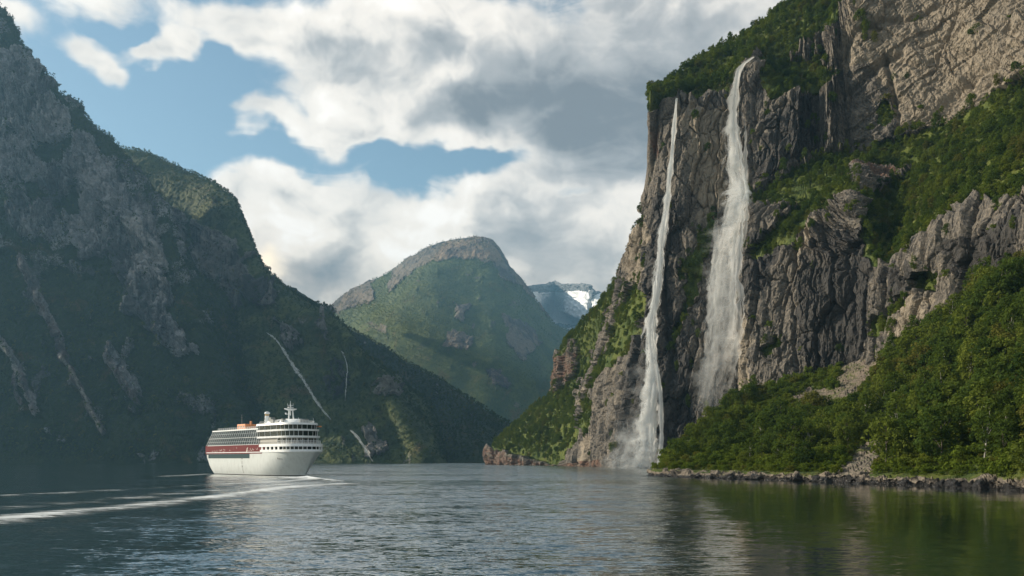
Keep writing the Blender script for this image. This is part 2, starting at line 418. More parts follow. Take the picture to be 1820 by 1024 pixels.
    warm = np.clip(regions(xy, 7.1, [[(1490,60),(1530,-10),(1840,-300),(1840,150),(1760,180),(1640,235),(1600,240),(1560,130),(1500,130)],
                                     [(1200,200),(1240,190),(1300,190),(1300,360),(1250,400),(1225,320),(1230,240)], [(1110,480),(1160,370),(1170,430),(1140,520)],
                                     [(1318,700),(1330,600),(1345,560),(1345,700)], [(1430,410),(1470,400),(1490,480),(1440,500)], [(1620,600),(1640,530),(1680,540),(1660,600)],
                                     [(1040,830),(1040,700),(1055,700),(1060,830)]], amp=14) * .85 + .12 * fbm(flat * .01, 3), 0, 1)
    wet = np.clip(regions(xy, 9.7, [[(1100,850),(1140,600),(1180,350),(1215,360),(1200,500),(1240,700),(1250,850)], [(1250,760),(1260,500),(1345,330),(1375,200),(1450,170),(1445,290),(1350,350),(1330,560),(1310,740)],
                                    [(1350,420),(1420,420),(1340,560)], [(1460,400),(1560,420),(1540,640),(1440,680),(1430,560)], [(1590,480),(1650,470),(1640,540),(1590,560)], [(1700,430),(1830,360),(1830,470),(1720,500)],
                                    [(1510,290),(1600,230),(1650,240),(1600,260)]], amp=16) * .75 + .15 * fbm(flat * .02, 3), 0, 1)
    red = regions(xy, 4.4, [[(975,700),(982,640),(1036,630),(1036,650),(985,705)], [(870,835),(872,798),(985,826),(1080,815),(1080,840)], [(1510,310),(1560,300),(1625,305),(1560,345)],
                            [(1160,230),(1180,220),(1175,280),(1158,270)], ], amp=8)
    rockw = 1 - .82 * veg
    # relief: buttresses, broken blocks, ledges, slabs
    along = flat[:, 0] * .55 - flat[:, 1] * .83
    diag = sstep(xy[:, 0], 1400, 1520) * sstep(flat[:, 2], 150, 260)
    ang = R(32) * diag
    a2 = along * np.cos(ang) + flat[:, 2] * np.sin(ang); z2 = -along * np.sin(ang) + flat[:, 2] * np.cos(ang)
    perp = flat[:, 0] * .83 + flat[:, 1] * .55
    q = np.column_stack([a2, z2, perp])
    wq = np.column_stack([fbm(q * .035, 3), fbm(q * .035 + 9, 3), fbm(q * .035 + 31, 3)]) * 7
    qq = q + wq
    d = fbm(qq * (1 / 75, 1 / 420, 1 / 75), 4, ridged=True) * 12.0
    f1, f2, cid = worley(qq * (1 / 21, 1 / 85, 1 / 60)); d += (cid - .5) * 8.0 * (1 - .8 * diag) - 3.0 * (1 - sstep(f2 - f1, 0, .10)) * (1 - .85 * diag)
    f1, f2, cid = worley(qq * (1 / 8, 1 / 27, 1 / 30)); d += (cid - .5) * 3.6 * (1 - .55 * diag) - 2.0 * (1 - sstep(f2 - f1, 0, .10)) * (1 - .7 * diag)
    f1, f2, cid = worley(qq * (1 / 3.4, 1 / 8, 1 / 12)); d += (cid - .5) * 1.4
    d += fbm(q * (1 / 6, 1 / 30, 1 / 12), 4, ridged=True) * 2.2 * (1 - .5 * diag)
    d += fbm(q * (1 / 2.6, 1 / 4.5, 1 / 5), 3) * 1.0
    for line, dep, wd in (([(1478,128),(1520,72),(1568,46),(1602,38)], 5, 5), ([(1500,172),(1556,132),(1576,108),(1604,102)], 7, 6), ([(1576,104),(1592,170),(1602,240)], 6, 5), ([(1600,244),(1662,216),(1702,160),(1742,130),(1822,92)], 6, 6),
                          ([(1690,192),(1724,150)], 7, 8), ([(1742,192),(1764,136)], 6, 6), ([(1556,60),(1640,30),(1705,-6)], 4, 4), ([(1640,90),(1700,70),(1760,20)], 3, 4), ([(1660,140),(1690,60),(1720,10)], 3, 3), ([(1445,165),(1448,240),(1456,280)], 9, 9),
                          ([(1505,250),(1512,180),(1550,150)], 4, 5), ([(1590,110),(1640,130),(1690,110),(1760,90)], 3, 4), ([(1480,40),(1468,110),(1450,160)], 7, 7), ([(1780,150),(1800,60),(1815,0)], 4, 5)):
        D_, F_ = distline(xy[:, 0] + wq[:, 0] * 1.2, xy[:, 1] + wq[:, 1] * 1.2, line)
        d -= dep * np.exp(-(D_ / wd) ** 2)
    f1, f2, cid = worley(qq * (1 / 55, 1 / 24, 1 / 60)); d += (cid - .5) * 4.5 * diag
    d += fbm(qq * (1 / 30, 1 / 5.0, 1 / 20), 4, ridged=True) * 2.6 * diag + fbm(q * (1 / 90, 1 / 60, 1 / 90), 3) * 9 * diag
    gentle = fbm(flat * .02, 4) * 6
    disp = d * rockw + gentle * (1 - rockw)
    edgefade = sstep(flat[:, 2], -20, 4) * (1 - .75 * (1 - sstep(xy[:, 0], 1168, 1192)) * sstep(flat[:, 2], 255, 310))
    edgefade *= 1 - .6 * sstep(flat[:, 1], 0, 1) * (np.tile(np.arange(nc), nr) < 0)
    G2 = flat + nf * (disp * edgefade)[:, None]
    # cliffs: the normal must look at the water side
    G2 = G2.reshape(nr, nc, 3)
    o = grid_mesh('cliff', G2, rock_material('cliff_rock', tan=(.245, .205, .155), grey=(.090, .083, .076), dark=(.028, .027, .027)), smooth=False, attrs= attrs_full(nr * nc, veg=veg, warm=warm, wet=wet, red=red))
    tag(o, 'steep brown rock wall with two waterfalls and green wooded ledges', 'cliff', kind='structure')
    SURF['cliff'] = (G2, veg, gnormals(G2))

def build_headland():
    S = [(1153,846),(1200,848.5),(1260,850.5),(1320,852.5),(1400,855),(1480,858),(1560,861),(1640,864.5),(1720,868.5),(1800,873),(2100,897),(2900,960)]
    Uc = [(1188,826,408),(1222,800,440),(1272,768,480),(1322,732,530),(1385,690,590),(1452,655,612),(1530,628,590),(1615,588,540),(1700,520,488),(1800,456,432),(2150,350,345),(2900,150,255)]
    W = []
    for (sx, sy), (ux, uy, ud) in zip(S, Uc):
        d = FPX * CAMZ / (sy - HZ)
        a = np.array(P(sx, sy, d)); b = np.array(P(ux, uy, ud)); L = np.linalg.norm(b - a)
        rk = 2.3 + .7 * math.sin(sx * .05)
        col = [a + (-1.5, -1.5, -14), a + (0, 0, -.3), a + (.7, 1.0, rk * .55), a + (2.2, 2.6, rk)]
        for t in (.16, .36, .58, .80): 
            m = a + (2.2, 2.6, rk) + (b - a - np.array((2.2, 2.6, rk))) * t
            m[2] -= math.sin(t * math.pi) * L * .035
            col.append(m)
        col += [b, b + (6, 40, 2), b + (20, 110, -40)]
        W.append(col)
    W = np.array(W)
    # the tip's far side
    t1 = W[0] + np.array((8, 30, 0)); t1[:, 2] = np.minimum(t1[:, 2], W[0][:, 2] - .5)
    t2 = W[0] + np.array((40, 90, -14)); 
    C = np.concatenate([t2[None], t1[None], W], 0).transpose(1, 0, 2)
    G = dense(C, 1.8, 3, 330); print('headland grid', G.shape)
    nr, nc = G.shape[:2]; flat = G.reshape(-1, 3); nf = gnormals(G).reshape(-1, 3); xy = proj(flat)
    z = flat[:, 2]
    shore = 1 - sstep(z + 1.6 * fbm(flat * .09, 3), 2.0, 3.4)
    bare = regions(xy, 2.2, [[(1490,840),(1540,790),(1560,770),(1575,790),(1545,850),(1490,850)], [(1478,712),(1492,650),(1525,610),(1575,588),(1570,640),(1535,695),(1500,722)],
                             [(1390,705),(1440,690),(1490,700),(1480,720),(1400,722)]], amp=8)
    veg = 1 - np.maximum(shore, bare * .8)
    rockw = np.maximum(shore, .5 * bare)
    q = flat
    f1, f2, cid = worley(q * (1 / 5.0, 1 / 5.0, 1 / 3.2)); d = (cid - .5) * 3.0 * sstep(f2 - f1, 0, .15) - 1.0 * (1 - sstep(f2 - f1, 0, .12))
    f1, f2, cid = worley(q * (1 / 2.1, 1 / 2.1, 1 / 1.3)); d += (cid - .5) * 1.0
    d += fbm(q * .35, 4) * 1.2
    gentle = fbm(q * .03, 4) * 5 + fbm(q * .15, 3) * 1.0
    up = sstep(z, 1, 8)
    G2 = (flat + nf * (d * rockw + gentle * up * (1 - rockw))[:, None]).reshape(nr, nc, 3)
    wet = 1 - sstep(z + .7 * fbm(flat * .3, 2), 1.0, 1.9)            # dark tide line
    red = .25 * bare * sstep(z, 30, 50)
    mat = rock_material('shore_rock', tan=(.23, .19, .145), grey=(.10, .09, .08), dark=(.03, .028, .027), scale=1.6)
    o = grid_mesh('headland', G2, mat, smooth=False, attrs=attrs_full(nr * nc, veg=veg, wet=wet * 3.0, warm=np.full(nr * nc, .35), red=red))
    tag(o, 'green wooded headland with a low pale rock ledge along the water', 'hillside', kind='structure')
    SURF['headland'] = (G2, np.where(shore > .5, 0, 1 - bare), gnormals(G2))

# ================================================================= the far mountains
def far_mass(name, label, cols, step, amp, scree=(), veg_fn=None, mat=None, back=(0, 900, -100), flip=None, seed=0, big=300., pre=None, post=None, cliffy=0.4):
    W = [[np.array(P(*p)) for p in c] for c in cols]
    for c in W:
        c.insert(0, np.array((c[0][0], c[0][1], -40.0)))
        e = c[-1]; c.append(e + np.array(back) * .45 + (0, 0, -.12 * 0)); c.append(e + np.array(back))
    if pre: W = [[p + np.array(pre) for p in W[0]]] + W
    if post: W = W + [[p + np.array(post) for p in W[-1]]]
    C = np.array(W).transpose(1, 0, 2)
    G = dense(C, step, 3, 220); nr, nc = G.shape[:2]; print(name, G.shape)
    flat = G.reshape(-1, 3); nf = gnormals(G).reshape(-1, 3); xy = proj(flat)
    veg, extra = veg_fn(xy, flat)
    q = flat + np.column_stack([fbm(flat / big + 3, 3), fbm(flat / big + 13, 3), fbm(flat / big + 23, 3)]) * big * .12
    fall = fbm(np.column_stack([q[:, 0] / big * 1.6, q[:, 1] / big * 1.2, q[:, 2] / (big * 3)]) + seed, 5, ridged=True) * amp
    det = fbm(q / (big * .22) + seed, 5, ridged=True) * amp * .30
    f1, f2, cid = worley(q / (big * .13, big * .13, big * .22) + seed); blk = (cid - .5) * amp * .75 * sstep(f2 - f1, 0, .10)
    f1, f2, cid = worley(q / (big * .05, big * .05, big * .17) + seed); blk += (cid - .5) * amp * .42 - amp * .20 * (1 - sstep(f2 - f1, 0, .12))
    fine = fbm(q / (big * .04), 4) * amp * .15
    rk = 1 - veg
    crest = np.repeat(np.linspace(0, 1, nr), nc)
    disp = fall * (.45 + .55 * rk) + det * (.5 + .6 * rk) + blk * rk * cliffy * 2 + fine * (.5 + rk)
    disp *= sstep(flat[:, 2], -30, 60)
    G2 = (flat + nf * disp[:, None]).reshape(nr, nc, 3)
    extra.setdefault('wet', np.clip(.36 + .9 * fbm(flat * (1 / 140, 1 / 140, 1 / 420), 4), 0, 1))
    o = grid_mesh(name, G2, mat, attrs_full(nr * nc, veg=veg, **extra), smooth=False)
    tag(o, label, 'mountain', kind='structure')
    SURF[name] = (G2, veg, gnormals(G2))
    return o

def build_far():
    mat_l = rock_material('mountain_rock', tan=(.30, .285, .275), grey=(.145, .15, .165), dark=(.034, .036, .043), green=((.016, .030, .012), (.034, .048, .016)), scale=.35, bump=2.0)
    mat_c = rock_material('dome_rock', tan=(.23, .175, .115), grey=(.125, .108, .09), dark=(.045, .045, .046), green=((.05, .075, .02), (.10, .125, .028)), scale=.2, bump=3.5)
    # --- nearest mountain on the left
    def prof(sh, crest, mids):
        return [sh] + mids + [crest]
    cols = [
        [(-1100,824,2100),(-1100,800,2200),(-1090,780,2350),(-1080,750,2500),(-1060,720,2650),(-1040,690,2850),(-1000,650,3100)],
        [(-620,823.6,1900),(-620,770,1990),(-610,700,2100),(-595,620,2230),(-575,540,2380),(-540,460,2560),(-500,390,2800)],
        [(-300,823.4,1800),(-300,735,1880),(-292,630,1990),(-275,500,2120),(-250,380,2240),(-220,260,2400),(-190,170,2600)],
        [(-60,823.3,1790),(-60,735,1855),(-58,625,1940),(-55,490,2050),(-50,350,2150),(-45,190,2290),(-40,10,2440)],
        [(40,823.3,1800),(40,740,1860),(42,640,1940),(45,520,2040),(46,390,2130),(45,250,2260),(42,98,2400)],
        [(130,823.3,1805),(130,745,1860),(128,655,1930),(124,550,2020),(116,440,2090),(105,310,2230),(88,160,2370)],
        [(210,823.3,1800),(208,755,1850),(203,675,1915),(195,585,1990),(185,480,2050),(172,370,2180),(155,220,2320)],
        [(280,823.3,1795),(275,762,1840),(268,695,1900),(258,615,1960),(248,525,2010),(235,425,2120),(217,288,2260)],
        [(340,823.3,1790),(334,770,1830),(325,712,1880),(315,645,1935),(305,565,1975),(292,475,2060),(272,363,2190)],
        [(400,823.3,1785),(392,775,1820),(382,725,1865),(370,672,1915),(352,605,1960),(330,525,2020),(302,424,2110)],
        [(452,823.3,1800),(446,785,1840),(436,742,1890),(422,700,1950),(402,645,2010),(372,575,2080),(335,490,2160)],
    ]
    def vf(xy, flat):
        rock = regions(xy, 5.5, [
            [(-40,110),(30,90),(70,150),(130,215),(130,260),(110,270),(60,265),(0,230),(-400,0)],
            [(50,270),(70,220),(100,225),(125,240),(105,270),(75,272)],
            [(-60,230),(30,250),(110,280),(140,330),(110,370),(40,330),(-40,330)],
            [(100,300),(160,250),(215,330),(265,380),(290,430),(302,500),(300,560),(262,575),(235,560),(225,500),(190,470),(150,430),(140,340)],
            [(110,400),(190,370),(210,470),(150,470)], [(20,360),(90,380),(120,430),(60,440),(20,420)],
            [(190,640),(215,620),(250,690),(260,720),(235,715)], [(265,560),(300,555),(330,600),(350,640),(320,640),(280,600)],
            [(-900,300),(-600,100),(-500,400),(-800,500)],
        ], [[(60,262),(100,268),(130,255),(120,290),(70,295)]], amp=13, freq=.03)
        n = fbm(np.column_stack([xy * .02, np.zeros(len(xy))]), 5)
        rock = np.maximum(rock, .55 * sstep(n + .25 * (1 - sstep(xy[:, 1], 350, 620)), .12, .32))
        sc = np.zeros(len(xy))
        for pts, w in (([(-5,600),(25,640),(50,690),(70,740)], 11), ([(45,470),(85,560),(110,610),(120,650)], 13), ([(112,640),(140,675),(165,730),(193,780)], 7), ([(195,640),(225,690),(250,725)], 8), ([(25,640),(35,700),(45,725)], 6)):
            D, F = distline(xy[:, 0], xy[:, 1], pts)
            D = D + 7 * fbm(np.column_stack([xy * .06, np.zeros(len(xy))]), 4)
            sc = np.maximum(sc, 1 - sstep(D, w * .4, w))
        warm = .75 * regions(xy, 6.1, [[(230,400),(262,400),(300,480),(300,560),(240,560),(235,470)]], amp=10)
        veg = (1 - rock) * (1 - .9 * sc)
        brt = np.zeros(len(xy))
        for pts, w in (([(112,640),(140,675),(165,730),(193,780)], 4), ([(0,610),(30,660),(62,735)], 5)):
            D, F = distline(xy[:, 0] + 4 * fbm(np.column_stack([xy * .1, np.zeros(len(xy))]), 3), xy[:, 1], pts); brt = np.maximum(brt, 1 - sstep(D, w * .3, w))
        return veg, dict(warm=warm, pale=.5 * brt, red=.35 * sc)
    far_mass('near_mountain', 'dark steep mountain with grey rock face and scree streaks, beside the ship', cols, 2.0, 44, veg_fn=vf, mat=mat_l, back=(-300, 700, -420), seed=2, big=260., post=(60, 420, -60))  # unseen left end and back shaped low to let the sun past
    # --- second mountain: flat sunlit shoulder, long slope down
    cols = [
        [(60,823,2300),(62,740,2420),(66,640,2560),(75,530,2700),(90,420,2850),(110,330,3000),(135,255,3200)],
        [(220,823,2150),(222,750,2260),(226,660,2390),(232,560,2520),(240,460,2680),(246,375,2850),(248,278,3060)],
        [(330,823,1950),(332,760,2060),(335,690,2180),(340,600,2320),(345,510,2480),(345,430,2680),(330,312,2950)],
        [(410,823,1850),(412,770,1950),(412,710,2060),(410,640,2180),(405,560,2320),(398,470,2500),(378,334,2820)],
        [(465,823,1800),(464,775,1890),(460,725,1980),(452,665,2090),(442,600,2210),(430,520,2360),(410,360,2700)],
        [(510,823,1780),(507,780,1860),(500,735,1940),(490,680,2040),(478,620,2150),(462,550,2290),(432,412,2600)],
        [(550,823,1765),(546,785,1835),(538,745,1910),(527,698,2000),(514,645,2100),(498,585,2220),(460,478,2480)],
        [(600,823.5,1750),(594,790,1810),(584,755,1880),(572,712,1960),(560,665,2050),(546,615,2150),(518,532,2360)],
        [(660,823.7,1740),(652,795,1790),(642,765,1850),(630,728,1920),(618,688,1990),(604,645,2070),(577,563,2240)],
        [(722,823.8,1735),(712,800,1770),(700,772,1820),(684,738,1870),(666,700,1920),(648,660,1980),(612,592,2100)],
        [(775,824,1740),(765,808,1765),(748,785,1800),(728,755,1835),(704,715,1880),(682,680,1920),(640,640,2020)],
    ]
    def vf2(xy, flat):
        rock = regions(xy, 8.5, [
            [(350,400),(420,420),(445,470),(450,520),(430,560),(380,520),(350,470)], [(440,480),(480,510),(500,545),(460,560),(430,530)], [(280,380),(330,380),(340,470),(300,480)],
            [(605,640),(622,640),(622,715),(600,710)], [(640,790),(665,770),(690,800),(680,820),(650,815)], [(560,560),(590,580),(600,600),(570,590)], [(500,570),(540,600),(530,640),(500,620)],
            [(595,650),(588,700),(580,690)], [(680,690),(700,690),(690,720)],
        ], amp=12, freq=.035)
        n = fbm(np.column_stack([xy * .025, np.ones(len(xy))]), 5)
        rock = np.maximum(rock, .5 * sstep(n, .16, .36))
        return 1 - rock, dict(warm=.3 * rock)
    mat_2 = rock_material('shoulder_rock', tan=(.21, .19, .165), grey=(.10, .10, .105), dark=(.03, .03, .034), green=((.03, .05, .016), (.095, .11, .026)), scale=.3, bump=2.2)
    far_mass('second_mountain', 'green and grey mountain with flat shoulder top behind the nearest dark mountain', cols, 2.0, 40, veg_fn=vf2, mat=mat_2, back=(-1000, 3000, 590), seed=7, big=280., post=(100, 500, -80))  # unseen back stretched and raised to cast shade on the rounded mountain
    # --- low wooded spur that closes the fjord
    cols = [
        [(380,824,2600),(380,740,2800),(385,640,3000),(395,560,3200),(410,470,3450)],
        [(520,824,2400),(520,750,2600),(525,680,2800),(532,600,3050),(545,530,3300)],
        [(610,824,2200),(612,765,2400),(612,710,2600),(608,650,2850),(602,577,3150)],
        [(690,824,2050),(690,775,2200),(688,730,2400),(685,680,2650),(682,622,2950)],
        [(760,824,1930),(758,785,2050),(754,750,2220),(748,708,2440),(740,658,2720)],
        [(830,824.2,1850),(826,792,1950),(820,765,2090),(812,735,2260),(800,694,2500)],
        [(900,824.4,1820),(896,805,1890),(888,785,1990),(878,764,2110),(866,740,2280)],
        [(965,824.6,1840),(960,812,1890),(952,798,1960),(944,786,2050),(934,772,2180)],
        [(1060,824.6,1900),(1058,815,1940),(1054,806,2000),(1050,798,2080),(1045,790,2200)],
        [(1400,824,2100),(1400,815,2140),(1400,806,2200),(1400,798,2300),(1400,780,2500)],
    ]
    def vf3(xy, flat):
        n = fbm(np.column_stack([xy * .03, np.ones(len(xy)) * 3]), 5)
        r = .7 * sstep(n, .2, .38); return 1 - r, {}
    far_mass('wooded_spur', 'low dark wooded spur sloping down to the water under the rounded peak', cols, 2.4, 24, veg_fn=vf3, mat=mat_l, back=(-100, 600, -120), seed=12, big=300.)
    # --- the rounded mountain in the middle
    cols = [
        [(380,822,5400),(385,740,5700),(400,680,6000),(420,640,6450),(440,610,6900),(460,600,7200),(480,590,7500)],
        [(500,822,5250),(502,750,5550),(510,690,5850),(525,640,6225),(545,600,6600),(560,575,7050),(578,556,7425)],
        [(570,822,5100),(572,745,5400),(580,690,5700),(595,640,6030),(612,590,6390),(612,565,6825),(625,518,7350)],
        [(630,822,5025),(632,745,5310),(640,680,5580),(652,625,5850),(665,570,6150),(672,535,6525),(690,487,7200)],
        [(700,822,4950),(700,745,5220),(704,680,5460),(708,615,5700),(712,555,5940),(716,512,6225),(728,463,6840)],
        [(765,822,4920),(765,745,5175),(766,675,5400),(767,605,5640),(768,545,5865),(770,478,6135),(782,437,6720)],
        [(830,822,4920),(830,745,5160),(831,675,5385),(832,605,5625),(834,545,5850),(835,478,6120),(838,425,6660)],
        [(890,822,4950),(890,745,5175),(888,675,5385),(886,610,5610),(882,545,5835),(876,490,6075),(872,431,6630)],
        [(940,822,5070),(938,750,5280),(936,685,5475),(930,620,5670),(922,560,5880),(912,515,6120),(900,474,6600)],
        [(990,822,5250),(988,760,5430),(984,700,5595),(978,650,5775),(968,600,5970),(948,570,6180),(934,512,6600)],
        [(1050,822,5475),(1046,770,5625),(1040,720,5775),(1032,675,5940),(1022,635,6120),(996,612,6300),(968,560,6630)],
        [(1120,822,5700),(1115,775,5850),(1108,735,6000),(1098,700,6150),(1086,670,6300),(1072,635,6480),(1006,588,6750)],
        [(1300,822,5850),(1300,790,6000),(1290,755,6150),(1280,725,6300),(1270,695,6450),(1255,665,6630),(1230,640,6900)],
    ]
    def vf4(xy, flat):
        rock = regions(xy, 3.5, [
            [(575,560),(600,530),(640,505),(660,500),(650,540),(610,555)], [(640,545),(655,500),(665,500),(660,545)],
            [(690,520),(702,485),(740,452),(800,428),(850,420),(880,432),(905,465),(900,480),(865,470),(835,466),(800,462),(770,468),(740,480),(715,510)],
            [(870,470),(905,470),(945,510),(1010,575),(980,570),(940,530),(900,500)],
            [(810,540),(835,545),(830,570),(812,565)], [(890,560),(935,570),(960,610),(930,650),(905,620)], [(790,590),(840,600),(830,625),(790,610)], [(860,650),(890,660),(910,690),(880,690)],
        ], amp=9, freq=.04)
        n = fbm(np.column_stack([xy * .03, np.ones(len(xy)) * 5]), 5)
        rock = np.maximum(rock, .6 * sstep(n, .2, .36))
        warm = regions(xy, 5.2, [[(760,475),(790,440),(850,418),(880,430),(890,465),(850,470),(800,465)]], amp=6)
        return 1 - rock, dict(warm=.9 * warm, red=.5 * warm)
    far_mass('rounded_mountain', 'rounded green mountain with bare brown summit closing the fjord', cols, 2.0, 30, veg_fn=vf4, mat=mat_c, back=(0, 1200, -150), seed=17, big=800., cliffy=.2)
    # --- snow-streaked mountain far away
    cols = [
        [(800,820,9195),(810,720,9302),(820,640,9408),(830,580,9515),(840,540,9622)],
        [(930,820,8874),(930,720,8981),(932,640,9088),(936,570,14013),(940,508,9515)],
        [(985,820,8767),(985,720,8874),(985,640,8981),(985,570,13851),(985,505,14337)],
        [(1040,820,8767),(1040,720,8874),(1040,640,8981),(1041,570,13851),(1045,504,9408)],
        [(1075,820,8874),(1075,720,8981),(1073,640,9088),(1068,575,9195),(1060,524,9408)],
        [(1130,820,8981),(1130,720,9088),(1130,650,9195),(1130,610,9302),(1130,590,9515)],
    ]
    def vf5(xy, flat):
        n = fbm(np.column_stack([xy * (.02, .09), np.ones(len(xy))]), 5)
        D, F = distline(xy[:, 0], xy[:, 1], [(955,525),(985,520),(1000,530),(1025,535),(1010,552),(990,552),(1040,545)])
        snow = sstep(n * .6 + .44 - D / 100, .02, .12) * sstep(xy[:, 1], 515, 521)
        return np.zeros(len(xy)), dict(pale=snow, snow=snow)
    m, T = material('snow_streaked_rock')
    co = T.n('ShaderNodeTexCoord').outputs['Object']
    nn = T.noise(T.scalev(co, (.006, .006, .02)), 1, 6, .65)
    c = T.mix(T.ss(nn, .3, .7), (.06, .07, .08, 1), (.17, .17, .17, 1))
    s = T.m('ADD', T.attr('pale'), T.m('MULTIPLY', T.m('SUBTRACT', nn, .5), .8))
    c = T.mix(T.ss(s, .45, .6), c, (.86, .88, .9, 1))
    T.out(T.n('ShaderNodeBsdfPrincipled', {'Base Color': c, 'Roughness': .85}).outputs[0])
    far_mass('snowy_mountain', 'distant flat topped mountain streaked with snow', cols, 1.2, 45, veg_fn=vf5, mat=m, back=(0, 800, -300), seed=23, big=500.)

# ================================================================= water
def build_water():
    me = bpy.data.meshes.new('water'); bm = bmesh.new()
    ys = [-1200, 0, 60, 200, 500, 1000, 2000, 4000, 10700]; xs = [-5000, -1500, -500, -150, 0, 150, 500, 1500, 5000]
    vs = [[bm.verts.new((x, y, 0)) for x in xs] for y in ys]
    for j in range(len(ys) - 1):
        for i in range(len(xs) - 1): bm.faces.new((vs[j][i], vs[j][i + 1], vs[j + 1][i + 1], vs[j + 1][i]))
    bm.to_mesh(me); bm.free()
    m, T = material('fjord_water')
    co = T.n('ShaderNodeTexCoord').outputs['Object']
    x, y, z = T.sepx(co)
    # slopes of the ripples, taken straight from noise so that they survive at any distance
    def slope(sx, sy, det, k):
        n = T.noise(T.scalev(co, (sx, sy, 1)), 1, det, .55, .3, 'Color')
        return T.v('SCALE', T.v('SUBTRACT', n, (.5, .5, .5)), scale=k)
    s = T.v('ADD', slope(.06, .15, 2, .40), T.v('ADD', slope(.45, 1.15, 3, 1.15), slope(2.0, 4.4, 3, .95)))
    gust = T.noise(T.scalev(co, (.005, .020, 1)), 1, 5, .6, .6)
    lee = T.ss(T.m('SUBTRACT', T.m('MULTIPLY', y, .215), x), -9, 12, .10, 1.0)     # calm water under the right shore
    left_dim = T.ss(T.m('ADD', T.m('MULTIPLY', y, .335), x), -24, 22, .38, 1.0)            # ripples and tilt cut at left to keep that side dark
    amp = T.m('MULTIPLY', T.m('MULTIPLY', T.ss(gust, .36, .62, .50, 1.2), lee), left_dim)
    s = T.v('ADD', T.v('MULTIPLY', s, (1, 1, 0)), (0, -.11, 0))      # normals tilted towards the camera so the water mirrors brighter sky
    s = T.v('SCALE', s, scale=amp)
    nb = T.v('NORMALIZE', T.v('ADD', s, (0, 0, 1)))
    b = T.n('ShaderNodeBsdfPrincipled', {'Base Color': (.007, .026, .023, 1), 'Roughness': .06, 'IOR': 2.1, 'Normal': nb})
    b.inputs['Coat Weight'].default_value = 1.0; b.inputs['Coat Roughness'].default_value = .08; b.inputs['Coat IOR'].default_value = 1.6; T.put(b.inputs['Coat Normal'], nb)
    T.out(b.outputs[0]); me.materials.append(m)
    o = bpy.data.objects.new('water', me); COL.objects.link(o)
    tag(o, 'dark rippled fjord water with a pale glitter in the middle', 'water', kind='structure')

build_water()
build_cliff(); print('cliff', time.time() - T0)
build_headland()
build_far(); print('far', time.time() - T0)

def build_haze():
    me = bpy.data.meshes.new('haze'); bm = bmesh.new()
    bmesh.ops.create_cube(bm, size=1.0)
    x0, x1, y0, y1, z0, z1 = -5200, 5200, -1400, 10800, -60, 2150
    for v in bm.verts: v.co = ((x0 + x1) / 2 + v.co.x * (x1 - x0), (y0 + y1) / 2 + v.co.y * (y1 - y0), (z0 + z1) / 2 + v.co.z * (z1 - z0))
    bm.to_mesh(me); bm.free()
    m, T = material('haze_air')
    v = T.n('ShaderNodeVolumePrincipled', {'Color': (.33, .68, 1.0, 1), 'Density': HAZE, 'Anisotropy': .25})
    T.out(None, v.outputs[0]); me.materials.append(m)
    o = bpy.data.objects.new('haze', me); COL.objects.link(o)
    tag(o, 'thin blue haze in the air over the fjord', 'haze', kind='stuff')
HAZE = 0.42e-4
build_haze()
print('script', time.time() - T0)

# ================================================================= trees
def mesh_quads(name, V, F, mat, smooth=False):
    me = bpy.data.meshes.new(name)
    V = np.asarray(V, np.float32); F = np.asarray(F, np.int32)
    k = F.shape[1]
    me.vertices.add(len(V)); me.vertices.foreach_set('co', V.ravel())
    me.loops.add(F.size); me.loops.foreach_set('vertex_index', F.ravel())
    me.polygons.add(len(F)); me.polygons.foreach_set('loop_start', np.arange(0, F.size, k, dtype=np.int32))
    me.polygons.foreach_set('loop_total', np.full(len(F), k, np.int32))
    me.update(calc_edges=True)
    if smooth: me.polygons.foreach_set('use_smooth', np.full(len(F), True))
    if mat: me.materials.append(mat)
    return me

def leaf_material(name, a, b, c, zs=1.0):
    """a..c: leaf colours from dark to light; each tree takes one of them, its clumps vary a little"""
    m, T = material(name)
    info = T.n('ShaderNodeObjectInfo'); rnd = info.outputs['Random']
    co = T.n('ShaderNodeTexCoord').outputs['Object']
    geo = T.n('ShaderNodeNewGeometry').outputs['Position']
    stand = T.noise(geo, .028 * zs, 3, .5)
    t = T.m('ADD', T.m('MULTIPLY', rnd, .7), T.m('MULTIPLY', T.m('SUBTRACT', stand, .38), 2.1), clamp=True)
    col = T.mix(T.ss(t, .0, .55), c4(a), c4(b)); col = T.mix(T.ss(t, .55, 1.0), col, c4(c))
    cl = T.noise(co, 1.1, 2, .5)
    col = T.mix(T.ss(cl, .25, .75), T.mix(.5, col, c4([x * .5 for x in a])), col)
    fr = T.m('FRACT', T.m('MULTIPLY', rnd, 37.7))
    col = T.mix(T.m('MULTIPLY', T.m('GREATER_THAN', fr, .93), .5), col, (.15, .115, .03, 1))
    d = T.n('ShaderNodeBsdfDiffuse', {'Color': col, 'Roughness': .6})
    tr = T.n('ShaderNodeBsdfTranslucent', {'Color': T.mix(.5, col, (.16, .22, .02, 1))})
    ms = T.n('ShaderNodeMixShader', {0: .30, 1: d.outputs[0], 2: tr.outputs[0]})
    T.out(ms.outputs[0]); return m

